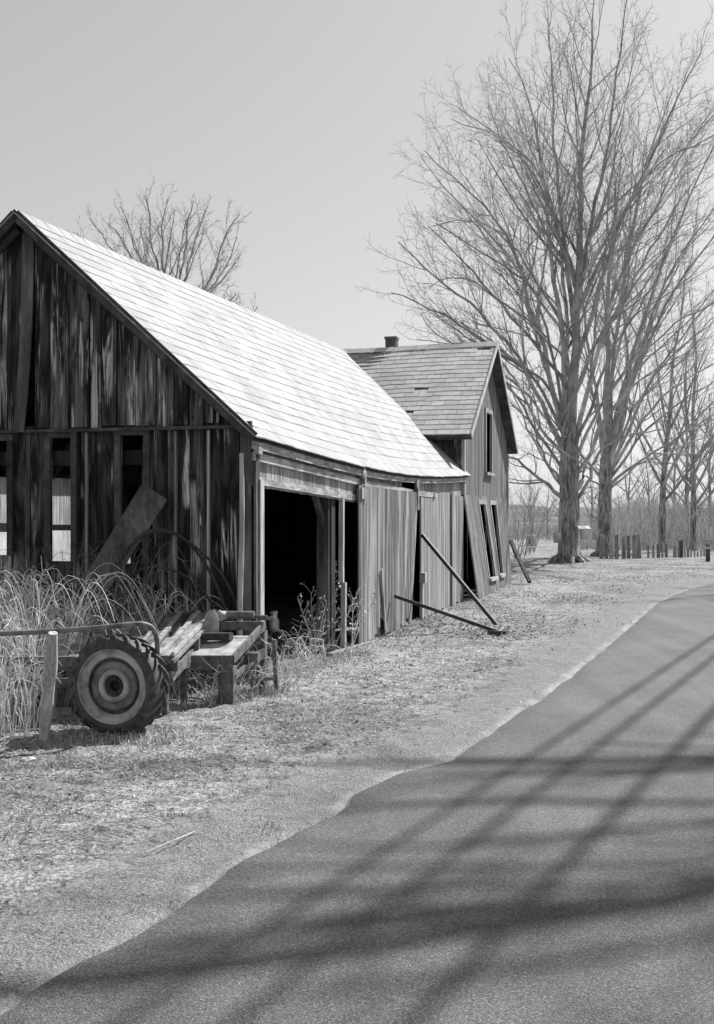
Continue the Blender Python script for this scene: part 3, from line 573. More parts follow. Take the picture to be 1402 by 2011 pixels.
for s in np.arange(-.22, 12.4, .3):  # ridge caps
    e = min(s+.32, 12.6); A = [rp(s, 0, 1, .03), rp(s, .13, 1, .006), rp(e, .13, 1, .004), rp(e, 0, 1, .024)]; Bq = [rp(s, 0, -1, .03), rp(s, .13, -1, .016), rp(e, .13, -1, .012), rp(e, 0, -1, .024)]
    mbs.add(A, [(0, 1, 2, 3)]); mbs.add(Bq, [(3, 2, 1, 0)])
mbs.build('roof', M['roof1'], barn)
mb = MB()
for sg in (1, -1):
    A, E = B(-.205, WR, ZR-.035), B(-.205, WR-sg*(WR+OV), ZR-SL*(WR+OV)-.04); mb.beam(A, E, .022, .12, r=.3)
    A, E = B(-.07, WR-sg*.05, ZR-.16), B(-.07, WR-sg*(WR-.05), ZR-SL*WR-.06); mb.beam(A, E, .03, .09, r=.1)
mb.build('rake_board', M['trim'], barn)
# sliding door
door = MB(); random.seed(44); d0, d1 = wx(704)-.3, wx(822)-.42; nB = 17; es = np.cumsum(np.r_[0, [random.uniform(.45, 1.55) for _ in range(nB)]]); es = d0+(d1-d0)*es/es[-1]
for k in range(nB):
    f = (k+.5)/nB; lean = -.75*f**2; bot = np.interp(f, [0, .15, .2, .33, .5, .7, 1], [-.06, -.05, .1, .36, .08, .05, .04])+random.uniform(-.07, .1)
    top = np.interp(f, [0, 1], [2.2, 2.16]); a, b = es[k]+.003, es[k+1]-.003; o = .09+random.uniform(0, .006); r = random.random(); kb = random.uniform(-.015, .015)
    Q = lambda s, oo, z, l=lean: SP(s+l*(1-z/2.2)*.9+kb*(1-z/2.2), oo+.03*f*(1-z/2.2), z)
    door.hexa([Q(a, o, bot), Q(b, o, bot+random.uniform(-.03, .03)), Q(b, o-.022, bot), Q(a, o-.022, bot)], [Q(a, o, top), Q(b, o, top), Q(b, o-.022, top), Q(a, o-.022, top)], r)
dr = door.build('sliding_door', M['door'], barn)
mb = MB(); mb.beam(SP(d0+1.35, .125, .03), SP(d0+1.1, .125, 1.0), .06, .02, N, .9); mb.build('loose_batten', M['side'], dr)
for x, y0, y1, lb in ((718, 930, 985, 0), (820, 950, 1002, 0)):
    z0, z1 = wz(x, y1), wz(x, y0); s = wx(x)-.42; mb = MB()
    mb.box(SP(s, .112, (z0+z1)/2), U*.03, N*.006, Z3*(z1-z0)/2, .9); c = SP(s, .095, z1-.02); mb.lathe(c-N*.02, N, [(0, .0), (0, .075), (.03, .085), (.035, .06), (.035, 0)], 14); mb.box(SP(s+.07, .07, z1-.06), U*.02, N*.03, Z3*.1)
    mb.build('door_hanger', M['rustpale'], dr)
mb = MB(); s = wx(822); mb.box(SP(s, .08, .72), U*.06, N*.05, Z3*.09, .9); mb.box(SP(s-.02, .06, .3), U*.03, N*.02, Z3*.34, .7); mb.build('door_stop', M['pale'], barn)
mb = MB(); s = wx(697); mb.box(SP(s, .08, 2.09), U*.05, N*.04, Z3*.08, .9); mb.build('track_bracket', M['pale'], barn)

# ---------------------------------------------------------------- house behind the barn
house = thing('old_house', B(11.9, 0, .15), 'grey board house behind the barn with steep shingled roof and bulging gable wall', 'house')
HS0, HS1, HA, HL = 11.95, 17.85, 14.95, 5.6; ZE, ZP = 3.42, 5.68; rS0, rS1 = 11.6, 18.2
hz = lambda s: ZP-(ZP-ZE)*(HA-s)/(HA-rS0) if s < HA else ZP-(ZP-ZE)*(s-HA)/(rS1-HA)
KB = 2.2
def kick(s, z): return (.31*(1-z/KB)**1.15 if z < KB else 0)*(1-.6*float(sm(HS0+2.5, HS1, s)))
HW = lambda a, o, z: B(HS0+a, -(o+.02+kick(HS0+a, z)), z)
wins = [(wx(951)-HS0, wx(962)-HS0, wz(956, 928), wz(956, 812)), (wx(936)-HS0, wx(947.5)-HS0, .42, 2.02), (wx(958.5)-HS0, wx(969)-HS0, .42, 2.02)]
mb = MB(); random.seed(8)
wall(mb, HW, HS1-HS0, lambda a: KB, lambda a: max(hz(HS0+a)-.06, KB+.1), wr=(.14, .24), holes=[wins[0]], gap=.008)
wall(mb, HW, HS1-HS0, lambda a: .05+.02*a, lambda a: KB+.001, wr=(.14, .24), holes=wins[1:], cuts=[.5, 4.9], gap=.01, rag=.03, out=.012)
mb.build('gable_wall', M['housewood'], house)
mb = MB(); wall(mb, lambda a, o, z: B(HS0-o, a-.02, z), HL, lambda a: 0, lambda a: ZE+.06, wr=(.14, .22)); wall(mb, lambda a, o, z: B(HS1+o, a-.02, z), HL, lambda a: 0, lambda a: hz(HS1)-.06, wr=(.14, .22))
wall(mb, lambda a, o, z: B(HS0+a, HL+o, z), HS1-HS0, lambda a: 0, lambda a: hz(HS0+a)-.06); mb.build('wall', M['gable'], house)
mb = MB(); mb.box(B(HS0-.02, -.03, (ZE+2.2)/2), U*.05, V*.03, Z3*(ZE-2.2)/2, .7); mb.build('corner_board', M['pale'], house); mb = MB(); mb.box(B(HS1+.03, -.04, (3.3+.1)/2), U*.04, V*.03, Z3*1.6, .6); mb.build('corner_board', M['pale'], house)
for i, w in enumerate(wins):
    a0, a1, z0, z1 = w; mb = MB(); fw = .09; th = .035
    def bar(A, E, wd, r=.8):
        mb.hexa([HW(*A[:1], -.02, A[1]), HW(A[0]+wd[0], -.02, A[1]+wd[1]*0), HW(A[0]+wd[0], th, A[1]), HW(A[0], th, A[1])], [HW(E[0], -.02, E[1]), HW(E[0]+wd[0], -.02, E[1]), HW(E[0]+wd[0], th, E[1]), HW(E[0], th, E[1])], r)
    bar((a0-fw, z0), (a0-fw, z1), (fw, 0)); bar((a1, z0), (a1, z1), (fw, 0)); bar((a0-fw-.02, z1+.001), (a0-fw-.02, z1+.1), (a1-a0+2*fw+.04, 0))
    th = .075; bar((a0-fw-.03, z0-.07), (a0-fw-.03, z0-.001), (a1-a0+2*fw+.06, 0), .95)
    fo = mb.build('window', M['side'], house); mb = MB(); th = -.05; mb.hexa([HW(a0, -.09, z0), HW(a1, -.09, z0), HW(a1, -.1, z0), HW(a0, -.1, z0)], [HW(a0, -.09, z1), HW(a1, -.09, z1), HW(a1, -.1, z1), HW(a0, -.1, z1)]); mb.build('pane', M['glass'], fo)
# house roof
mbs = MB(); mbu = MB(); random.seed(77)
def hp(f, t, sg, l=0):  # f 0 ridge .. 1 eave
    s = HA+(rS0-HA)*f if sg < 0 else HA+(rS1-HA)*f; return B(s, t, ZP-(ZP-ZE)*f+l+.02*math.sin(t*1.3+1)*(1-f))
T0, T1 = -.24, HL+.2
for sg in (-1, 1):
    a = [hp(0, T0+.01, sg, -.02), hp(1, T0+.01, sg, -.02), hp(1, T1, sg, -.02), hp(0, T1, sg, -.02)]; mbu.hexa([p-Z3*.07 for p in a], a, .5)
    nrow = 20; 
    for k in range(nrow):
        f1 = (k+1)/nrow+.008; f0 = max(k/nrow-.02, 0); t = T0-.02-(.16 if k % 2 else 0)-random.uniform(0, .02)
        while t < T1:
            w = .31+random.uniform(-.01, .01); A = max(t+.004, T0-.02+random.uniform(-.008, .008)); E = min(t+w-.004, T1); t += w
            if E-A < .03: continue
            dz = random.uniform(0, .003); df = random.uniform(-.003, .003); sk = random.choice([0]*9+[.01, -.012])
            p = [hp(f1+df, A, sg, .008+dz), hp(f1+df+sk*.4, E, sg, .008+dz), hp(f0, E, sg, .0), hp(f0, A, sg, .0)]
            if random.random() < .012: continue
            mbs.hexa([x-Z3*.018 for x in p], p)
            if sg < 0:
                ou = -U*.0015; mbs.add([p[0]-Z3*.013+ou, p[1]-Z3*.013+ou, p[1]+ou+Z3*.001, p[0]+ou+Z3*.001], [(3, 2, 1, 0)], random.uniform(-2.8, -1.6))  # shadow line under each course, painted as a dark strip
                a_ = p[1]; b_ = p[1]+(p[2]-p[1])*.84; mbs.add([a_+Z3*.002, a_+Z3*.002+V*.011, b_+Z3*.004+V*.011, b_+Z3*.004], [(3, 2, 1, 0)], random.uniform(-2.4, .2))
for t in np.arange(T0-.02, T1, .27):
    for sg in (-1, 1): zz = random.uniform(.028, .04); mbs.add([hp(0, t, sg, zz), hp(.05, t, sg, zz-.01), hp(.05, t+.27, sg, zz-.018), hp(0, t+.27, sg, zz-.008)], [(0, 1, 2, 3) if sg > 0 else (3, 2, 1, 0)])
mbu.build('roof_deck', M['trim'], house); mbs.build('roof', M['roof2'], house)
mb = MB()
for sg in (-1, 1): mb.beam(hp(0, T0-.012, sg, -.03), hp(1.01, T0-.012, sg, -.03), .022, .11, r=.9)
mb.build('rake_board', M['pale'], house)
mb = MB(); 
for t in np.arange(.5, 2, .8): pass
mb.box(B(rS0+.06, 2.2, ZE-.07), U*.012, V*2.45, Z3*.05, .5); mb.build('fascia', M['trim'], house)
ch = MB(); cc = B(HA+.35, 2.32, 0)
for k in range(14):
    z = 5.0+k*.068
    for j in range(2):
        for i in range(2):
            ch.box(cc+U*((i-.5)*.13)+V*((j-.5)*.13)+Z3*z, U*.062, V*.062, Z3*.031)
ch.box(cc+Z3*(5.0+14*.068), U*.145, V*.145, Z3*.03); ch.box(cc+Z3*(5.0+13*.068+.08), U*.12, V*.12, Z3*.02); ch.build('chimney', M['brick'], house)

# ---------------------------------------------------------------- white outbuilding glimpsed through the barn windows
wb = thing('white_outbuilding', B(7, 9, 0), 'white boarded outbuilding glimpsed through the barn gable windows', 'shed')
WT = 9.0
WPf = lambda a, o, z: B(3.0+a, WT-o, z)
mb = MB(); wall(mb, WPf, 10, lambda a: 0, lambda a: 1.57, wr=(.1, .16), gap=.004, holes=[(5.25, 5.75, .75, 1.42)]); mb.build('lower_wall', M['whitewall'], wb)
mb = MB(); wall(mb, WPf, 10, lambda a: 1.575, lambda a: 2.75, wr=(.13, .2), gap=.02, out=.02); mb.build('upper_wall', M['pale'], wb)
mb = MB(); mb.box(WPf(5.5, -.02, 1.09), U*.02, N*.03, Z3*.33, .9)
for a in (5.25, 5.75): mb.box(WPf(a, .0, 1.09), U*.03, N*.03, Z3*.36)
for z in (.74, 1.09, 1.43): mb.box(WPf(5.5, .003, z), U*.25, N*.025, Z3*.025)
wf = mb.build('window', M['whitewall'], wb); mb = MB(); mb.box(WPf(5.5, -.08, 1.09), U*.25, N*.004, Z3*.34); mb.build('pane', M['glass'], wf)
mb = MB(); mb.hexa([WPf(-.2, .25, 2.72), WPf(10.2, .25, 2.72), WPf(10.2, -3.4, 2.72), WPf(-.2, -3.4, 2.72)], [WPf(-.2, .0, 2.9), WPf(10.2, .0, 2.9), WPf(10.2, -3.4, 3.0), WPf(-.2, -3.4, 3.0)]); mb.build('roof', M['roof2'], wb)
mb = MB(); wall(mb, lambda a, o, z: B(3.0+a, WT+3.1+o, z), 10, lambda a: 0, lambda a: 2.7); wall(mb, lambda a, o, z: B(3-o, WT+.02+a, z), 3.05, lambda a: 0, lambda a: 2.7); wall(mb, lambda a, o, z: B(13+o, WT+.02+a, z), 3.05, lambda a: 0, lambda a: 2.7); mb.build('wall', M['whitewall'], wb)

# ---------------------------------------------------------------- things leaning on the barn
def bar_thing(name, p, q, w, d, mat, label, cat, up=None, foot=None):
    p = np.array(p); q = np.array(q); m = MB(); m.beam(p, q, w, d, up); 
    if foot: foot(m)
    return m.build(name, mat, loc=q, label=label, cat=cat)
t1 = SP(wx(815), .12, wz(815, 1050)); f1 = G(977, 1229); 
bar_thing('prop_pole', t1, f1, .055, .055, M['iron'], 'long dark pole propped from high on the sliding door down to the dirt', 'pole')
t2 = SP(wx(755), .15, wz(755, 1170)); f2 = G(977, 1246)
def ft(m): m.box(f2+Z3*.03-U*.0, N*.14, U*.1, Z3*.03); m.tube([f2+Z3*.02, f2+N*.05+U*.25+Z3*.06], [.04, .03], 8)
bar_thing('prop_pole', t2, f2+Z3*.04, .05, .05, M['iron'], 'shallow dark pole with a lumpy foot, propped low against the door', 'pole', foot=ft)
t3 = B(wx(991), -.15, wz(991, 1062)); f3 = G(1040, 1143, .2)
bar_thing('prop_pole', t3, f3, .08, .07, M['beam'], 'short wooden prop leaning on the far corner of the house', 'pole')
m = MB(); q = np.array([P(470, 1200, 12.08), P(474, 1100, 12.08), P(476, 1000, 12.1), P(474, 890, 12.12)]); q = np.vstack([G(470, 1345), q]); m.tube(smooth_path(q, 14), np.linspace(.034, .024, 14)+rng.normal(0, .0015, 14), 9, True); m.build('leaning_pole', M['pale'], loc=q[0], label='thin pale pole standing upright against the barn corner', cat='pole', smooth=True)
pl = [P(280, 948, 12.35), P(328, 981, 12.3), P(236, 1122, 11.9), P(198, 1080, 11.95)]
ex = [pl[3]+(pl[3]-pl[0])*.45, pl[2]+(pl[2]-pl[1])*.45]; m = MB(); nn = np.cross(pl[1]-pl[0], pl[3]-pl[0]); nn /= np.linalg.norm(nn)
m.hexa([pl[0], pl[1], ex[1], ex[0]], [p+nn*.035 for p in (pl[0], pl[1], ex[1], ex[0])]); m.build('leaning_plank', M['beam'], loc=ex[0], label='wide dark plank leaning diagonally against the gable below the third window', cat='plank')
# hoops
def arc(pts, Y0, Y1, n=26): d = np.linspace(0, 1, len(pts)); return smooth_path([P(x, y, Y0+(Y1-Y0)*f) for (x, y), f in zip(pts, d)], n)
for k, (pts, rr, lb) in enumerate([([(215,1185),(232,1110),(265,1055),(300,1033),(345,1043),(385,1078),(420,1135),(445,1200),(452,1240)], .016, 'tallest of the three thin iron hoops arching against the gable'),
    ([(205,1150),(245,1080),(285,1045),(320,1036),(368,1060),(420,1105),(450,1150),(472,1205),(478,1240)], .014, 'thin iron hoop whose right leg lands nearest the barn corner'),
    ([(230,1160),(250,1130),(290,1112),(330,1115),(375,1135),(405,1165),(425,1205),(430,1240)], .012, 'lowest and smallest of the iron hoops against the gable')]):
    m = MB(); m.tube(arc(pts, 11.9, 12.2), rr, 8, True); m.build('iron_hoop', M['iron'], loc=P(*pts[-1], 12.1), label=lb, cat='hoop', group='iron hoops by the gable', smooth=True)

# ---------------------------------------------------------------- abandoned farm machine
mach = thing('farm_machine', B(-1.5, 1.4, 0), 'abandoned farm machine with plank deck, angle iron end table and one tyre, sunk in brambles', 'farm machine')
wc = P(232, 1341, 9.62); wc[2] = .40; axn = -U*1.0; TR, TW = .405, .24
def wheelpt(d, r, th): a = V; return wc+axn*d+(-a*math.cos(th)+Z3*math.sin(th))*r
m = MB(); prof = [(.085, .295), (.11, .297), (.122, .31), (.13, .34), (.122, .366), (.105, .385), (.07, .392), (0, .395), (-.07, .392), (-.105, .385), (-.122, .366), (-.13, .34), (-.12, .31), (-.1, .29)]
m.lathe(wc, axn, prof, 56, .5)
nL = 22
for k in range(nL):      # chevron lugs, left and right rows staggered
    for sd in (1, -1):
        th = 2*math.pi*(k+(.5 if sd < 0 else 0))/nL; A = []
        for f in np.linspace(0, 1, 5):
            d = sd*(.004+.126*f); t2_ = th+sd*0-.30*f*1.0*(1); ro = .418-.022*max(0, f-.6)/.4-.0; w = .034+.01*f
            A.append([wheelpt(d, .385-.03*max(0, f-.7)/.3, t2_-w), wheelpt(d, ro, t2_-w*.75), wheelpt(d, ro, t2_+w*.75), wheelpt(d, .385-.03*max(0, f-.7)/.3, t2_+w)])
        A.append([wheelpt(sd*.134, .35, th-.34-.04), wheelpt(sd*.14, .36, th-.34-.03), wheelpt(sd*.14, .36, th-.34+.03), wheelpt(sd*.134, .35, th-.34+.04)])
        vs = [p for a in A for p in a]; m.add(vs, [(i*4+j, i*4+(j+1) % 4, i*4+4+(j+1) % 4, i*4+4+j) for i in range(5) for j in range(4)]+[(0, 1, 2, 3), (20, 21, 22, 23)], .6)
tyre = MB(); wh = m.build('tyre', M['rubber'], mach)
m = MB(); m.lathe(wc, axn, [(.08, .315), (.118, .31), (.124, .302), (.118, .292), (.098, .284), (.09, .262), (.092, .24), (.075, .231)], 56, 1.0); rim = m.build('rim', M['rim'], mach)
m = MB(); m.lathe(wc, axn, [(.075, .231), (.04, .226), (.04, .208), (.06, .204)], 48, .2); m.build('groove', M['rust'], rim)
m = MB(); m.lathe(wc, axn, [(.06, .204), (.074, .196), (.07, .15), (.066, .138)], 48, .3); m.build('disc', M['rim2'], rim)
m = MB(); m.lathe(wc, axn, [(.066, .138), (.088, .132), (.098, .112), (.09, .094), (.07, .088)], 40, 1.0); m.build('raised_ring', M['rim'], rim)
m = MB(); m.lathe(wc, axn, [(.07, .088), (.062, .07), (.06, .045), (.03, .042), (.0, .04), (-.02, 0)], 24, .2)
for k in range(5): th = k*2*math.pi/5; p = wheelpt(.066, .062, th); m.lathe(p-axn*.004, axn, [(0, .01), (.014, .01), (.016, 0)], 6, .7)
m.build('hub', M['iron'], rim)
DFL, DFR, DBR, DBL = P(-70, 1292, 10.3), P(345, 1292, 10.3), P(432, 1204, 12.0), P(-90, 1202, 12.35)
def DP(a, b, z=0): return (DFL*(1-a)+DFR*a)*(1-b)+(DBL*(1-a)+DBR*a)*b+Z3*z       # a: left-right, b: front-back
m = MB()      # chassis beams
for b in (.05, .5, .95): m.beam(DP(0, b, -.09), DP(1, b, -.09), .06, .1)
for a in (.3, .6, .97): m.beam(DP(a, 0, -.17), DP(a, 1, -.17), .06, .09)
m.beam(wc+Z3*.02-axn*.1, wc-axn*1.6, .07, .07); m.beam(P(-60, 1345, 10.0), P(150, 1340, 10.1), .03, .08); m.beam(P(-60, 1392, 9.7), P(140, 1398, 9.8), .03, .07); m.beam(P(-60, 1300, 9.9), P(330, 1296, 10.2), .05, .08)
for a in (.1, .45, .93):
    for b in (.1, .9): p = DP(a, b, -.1); m.beam(np.array([p[0], p[1], -.05]), p, .05, .05, U)
m.build('chassis', M['rust'], mach)
m = MB(); random.seed(9); a = 0
while a < 1:
    w = random.uniform(.06, .11); b0 = random.uniform(-.02, .04); z = random.uniform(-.012, .012); e = min(a+w, 1)-.003
    m.hexa([DP(a+.003, b0, z-.03), DP(e, b0, z-.03), DP(e, 1, z-.03), DP(a+.003, 1, z-.03)], [DP(a+.003, b0, z), DP(e, b0, z), DP(e, 1, z), DP(a+.003, 1, z)]); a += w
m.build('deck', M['deck'], mach)
m = MB()
for a, w, h in ((.80, .03, .016), (.86, .05, .016), (.925, .04, .02), (.985, .03, .035)): m.beam(DP(a, .0, h/2+.014), DP(a, .98, h/2+.014), w, h)
m.build('deck_rail', M['rustpale'], mach)
m = MB()
for k in range(12): m.box(DP(.893, .45+k*.045, .025), V*.02, U*.015, Z3*.015)
m.beam(DP(.893, .43, .018), DP(.893, .97, .018), .03, .012); m.build('chain', M['iron'], mach)
m = MB(); pth = smooth_path([P(-40, 1246, 9.3), P(80, 1241, 9.35), P(180, 1234, 9.35), P(240, 1228, 9.4), P(285, 1223, 9.45), P(301, 1230, 9.5), P(309, 1250, 9.55), P(309, 1285, 9.6), P(309, 1320, 9.7)], 40); m.tube(pth, .021, 10, True); m.build('bent_pipe_rail', M['rust'], mach, smooth=True)
# end table of angle iron
def TP(x, y, Y): return P(x, y, Y)
FL, FR, BR, BL = P(361, 1287, 11.0), P(457, 1287, 10.95), P(519, 1219, 11.85), P(395, 1247, 11.75)
BL = FL+(BR-FR); dn = Z3*.012
m = MB(); inn = .35
m.hexa([FL-dn, FR-dn, FR+(BR-FR)*.55-dn, FL+(BL-FL)*.55-dn], [FL, FR, FR+(BR-FR)*.55, FL+(BL-FL)*.55], .9)
m.build('table_plate', M['rustpale'], mach)
m = MB(); e = Z3*.1
m.beam(FL-Z3*.07, FR-Z3*.07, .02, .13, r=.2); m.beam(FR-Z3*.04+V*.0, BR-Z3*.04, .03, .08, r=.9); m.beam(BR-Z3*.05, BL-Z3*.05, .03, .09, r=.5); m.beam(FL-Z3*.05, BL-Z3*.05, .03, .09, r=.5)
m.beam(FL+(BL-FL)*.5-Z3*.03, FR+(BR-FR)*.5-Z3*.03, .03, .06)
m.beam(FR+(BR-FR)*.05-Z3*.22, BR-Z3*.3, .03, .05, r=.3)
m.build('table_frame', M['rust'], mach)
for p, gz_ in ((FR-V*-.0, 0), (BR, 0)):
    m = MB(); q = np.array([p[0], p[1], -.05]); m.box((p+q)/2+V*.075-Z3*.05, V*.07, U*.008, Z3*(p[2]+.05)/2-Z3*.05, .3); m.box((p+q)/2-Z3*.05+U*.03, V*.008, U*.04, Z3*(p[2]+.05)/2-Z3*.05, .9); m.build('leg', M['rust'], mach)
for p in (FL, BL):
    m = MB(); m.beam(p-Z3*.05, np.array([p[0], p[1], -.05]), .05, .05, U); m.build('leg', M['rust'], mach)
m = MB(); c = P(415, 1222, 11.45); ol = [(-.045, -.17), (.055, -.17), (.07, -.06), (.068, .03), (.05, .085), (.02, .115), (-.015, .118), (-.05, .09), (-.072, .03), (-.07, -.06)]; fr_ = [c+np.array([a_, 0, b_]) for a_, b_ in ol]; bk = [p_+np.array([0, .015, 0]) for p_ in fr_]; nn_ = len(ol); m.add(fr_+bk, [tuple(range(nn_)), tuple(range(2*nn_-1, nn_-1, -1))]+[(i_, (i_+1) % nn_, nn_+(i_+1) % nn_, nn_+i_) for i_ in range(nn_)], .7); m.build('disc_guard', M['rustpale'], mach)
m = MB(); bx0, bx1 = P(392, 1250, 11.3), P(454, 1250, 11.3); m.box((bx0+bx1)/2+Z3*.0, (bx1-bx0)/2, U*.05, Z3*.035, .2); m.build('cross_box', M['iron'], mach)
m = MB(); a, b = P(443, 1208, 11.85), P(499, 1208, 11.8); m.tube([a, b], .042, 14, True); m.tube([P(432, 1208, 11.86), P(524, 1211, 11.8)], .015, 8, True); m.build('roller', M['rust'], mach, smooth=True)
m = MB(); m.lathe(P(427, 1210, 11.8), P(443, 1208, 11.85)-P(427, 1210, 11.8), [(0, 0), (0, .05), (.03, .06), (.06, .045), (.09, .045)], 14, .9); m.build('bearing', M['rustpale'], mach, smooth=True)
m = MB(); p = P(492, 1290, 11.4); m.lathe(p-V*.09, V, [(0, 0), (0, .05), (.12, .05), (.12, .03), (.2, .03), (.2, 0)], 14, .6); m.beam(P(470, 1300, 11.3), P(515, 1285, 11.7), .03, .09); m.build('gearbox', M['rust'], mach)
m = MB(); m.beam(G(543, 1362), P(538, 1256, 11.6), .03, .04, N); m.beam(P(505, 1216, 11.8), P(538, 1214, 11.8), .03, .03); m.beam(P(470, 1335, 11.6), P(540, 1333, 11.65), .02, .03); m.build('side_strut', M['rust'], mach)
# wooden stake
st = MB(); a = G(84, 1458); b = P(104, 1243, 8.95); q = smooth_path([a-Z3*.2, a, a*.5+b*.5+[.012, 0, 0], b], 12); rs = .047+.006*np.sin(np.arange(12)*1.7); rs[-1] = .036; st.tube(q, rs, 9, True); st.build('fence_stake', M['pale'], loc=a, label='rough bark-flaked wooden stake in front of the tyre', cat='stake', smooth=True)

# ---------------------------------------------------------------- fence posts, buckets, small far things
def post(x, yt, yb, w, Y, lean=0):
    Zb = P(x, yb, Y); Zt = P(x+lean, yt, Y); hw = w/F*Y/2*.93; ax = np.array([.93, -.37, 0]); m = MB(); r = random.random(); zb = float(tz(Zb[0], Zb[1]))-.1; A = np.array([Zb[0], Zb[1], zb]); th = np.array([.37, .93, 0])*.045
    m.hexa([A-ax*hw-th, A+ax*hw-th, A+ax*hw+th, A-ax*hw+th], [Zt-ax*hw*.9-th-Z3*.02, Zt+ax*hw*.85-th+Z3*.02, Zt+ax*hw*.85+th+Z3*.02, Zt-ax*hw*.9+th], r); return m, A
FP1 = [(1181,1050,8.5,1),(1191,1053,7,-1),(1201,1052,8,0),(1211,1050,8.5,0),(1225,1053,8,0),(1234,1052,7,0),(1246,1051,9.5,0),(1256,1050,9,-3)]
ordn = ['first', 'second', 'third', 'fourth', 'fifth', 'sixth', 'seventh', 'last']
for i, (x, yt, w, ln) in enumerate(FP1):
    m, A = post(x, yt, 1096, w, 44+i*.25, ln); m.build('fence_post', M['post'], loc=A, label='broad grey slab post, %s from the left in the tall row beside the maples' % ordn[i], cat='fence post', group='tall slab posts beside the maples')
FP2 = [(1273,1072,4),(1283,1070,5),(1293,1067,7),(1301,1068,4),(1309,1068,5.5),(1325,1070,8),(1332,1073,4),(1337.5,1061,9),(1345,1076,4),(1351,1077,5),(1357,1080,4),(1364,1082,3.5),(1370,1084,3.5),(1377,1080,4),(1383,1078,4)]
for i, (x, yt, w) in enumerate(FP2):
    m, A = post(x, yt, 1098, w, 47+i*.2, 0)
    if i == 7: m.build('fence_post', M['beam'], loc=A, label='tallest thick post in the right-hand row of short posts', cat='fence post', group='short posts at the roadside')
    else: m.build('fence_post', M['post'], loc=A, label='short weathered post in the right-hand row toward the wooden barrier', cat='fence post', group='short posts at the roadside')
ba = P(1388, 1100, 42); bz = float(tz(ba[0], ba[1])); br = thing('wooden_barrier', (ba[0], ba[1], bz), 'pale plank barrier at the right edge of the view beyond the road bend', 'barrier')
m = MB(); a, b = P(1386, 1065, 42), P(1450, 1063, 43); m.beam(a, b, .05, .17); m.beam(a-Z3*.2, b-Z3*.2, .05, .1); m.build('plank', M['pale'], br)
for x in (1391, 1420, 1445): m = MB(); p = P(x, 1062, 42.2); m.box(np.array([p[0], p[1]+.06, (p[2]+bz-.1)/2]), (.07, 0, 0), (0, .05, 0), (0, 0, (p[2]-bz+.1)/2)); m.build('post', M['beam'], br)
def bucket(x, y, Y, sc, label, lid=True):
    c = P(x, y, Y); root = thing('sap_bucket', c, label, 'bucket', 'sap buckets hung on the maples'); h = .3*sc
    m = MB(); m.lathe(c-Z3*h, Z3, [(0, 0), (0, .105*sc), (h, .14*sc), (h+.01, .145*sc), (h, .13*sc)], 18, .8); m.build('pail', M['tin'], root, smooth=True)
    if lid: m = MB(); m.hexa([c+np.array([-.17, -.17, .0])*sc, c+np.array([.17, -.17, .0])*sc, c+np.array([.17, .15, .06])*sc, c+np.array([-.17, .15, .06])*sc], [c+np.array([-.17, -.17, .015])*sc, c+np.array([.17, -.17, .015])*sc, c+np.array([.0, .15, .1])*sc+np.array([.17, 0, 0]), c+np.array([-.17, .15, .09])*sc]); m.build('lid', M['tin'], root)
    m = MB(); m.tube([c+Z3*.02, c+np.array([0, .2, .06])], .012, 6, True); m.build('spout', M['iron'], root)
bucket(1094, 1046, 39.6, 1.15, 'dull sap bucket on the left side of the largest maple trunk', False)
bucket(1147, 1039, 39.6, 1.15, 'bright lidded sap bucket on the right side of the largest maple trunk')
bucket(1169, 1043, 48.5, 1.2, 'sap bucket on the slimmer maple behind')
bx = P(1044, 1066, 75); m = MB(); rt = thing('white_box', (bx[0], bx[1], float(tz(bx[0], bx[1]))), 'small white box standing far off in the field left of the maples', 'box')
zb = float(tz(bx[0], bx[1])); m.box((bx[0], bx[1], zb+.3), (.28, 0, 0), (0, .25, 0), (0, 0, .35)); m.build('body', M['whitewall'], rt); m = MB(); m.box((bx[0], bx[1], zb+.68), (.33, 0, 0), (0, .3, 0), (0, 0, .03)); m.build('lid', M['whitewall'], rt)
m = MB(); m.box((bx[0]-.18, bx[1]-.252, zb+.35), (.06, 0, 0), (0, .004, 0), (0, 0, .2)); m.build('opening', M['iron'], rt)

# ---------------------------------------------------------------- weeds, brambles, litter
def canes(mb, n, reg, h, arch, rad, seed, nseg=15):
    r = np.random.default_rng(seed)
    cen = [(r.uniform(*reg[0]), r.uniform(*reg[1])) for _ in range(max(3, n//14))]
    for i in range(n):
        x, Y = cen[r.integers(len(cen))] if r.random() < .75 else (r.uniform(*reg[0]), r.uniform(*reg[1])); X = (x-CX)/F*Y; p = np.array([X+r.normal(0, .05), Y+r.normal(0, .05), float(0)]); hh = r.uniform(*h); az = r.uniform(0, 6.28) if r.random() < .3 else r.choice([0, math.pi])+r.normal(0, .5)
        d = np.array([math.cos(az), math.sin(az)*.6, 0]); ar = r.uniform(*arch)*(1 if r.random() < .6 else .35); t = np.linspace(0, 1, nseg); q = p+np.outer(t**1.2*ar, d); q[:, 2] += hh*np.sin(np.minimum(t*1.0, 1)*math.pi*(.5+.38*min(ar, 1.0))) ; q += np.cumsum(r.normal(0, .008, q.shape), axis=0)
        rr = r.uniform(*rad); mb.tube(q, np.linspace(rr, rr*.35, nseg), 4)
        for _ in range(r.integers(0, 4)):
            k = r.integers(3, nseg-1); dd = r.normal(0, 1, 3); dd[2] = abs(dd[2])*.5; dd /= np.linalg.norm(dd); mb.tube([q[k], q[k]+dd*r.uniform(.03, .1), q[k]+dd*r.uniform(.1, .2)+Z3*.03], [rr*.5, rr*.4, rr*.25], 3)
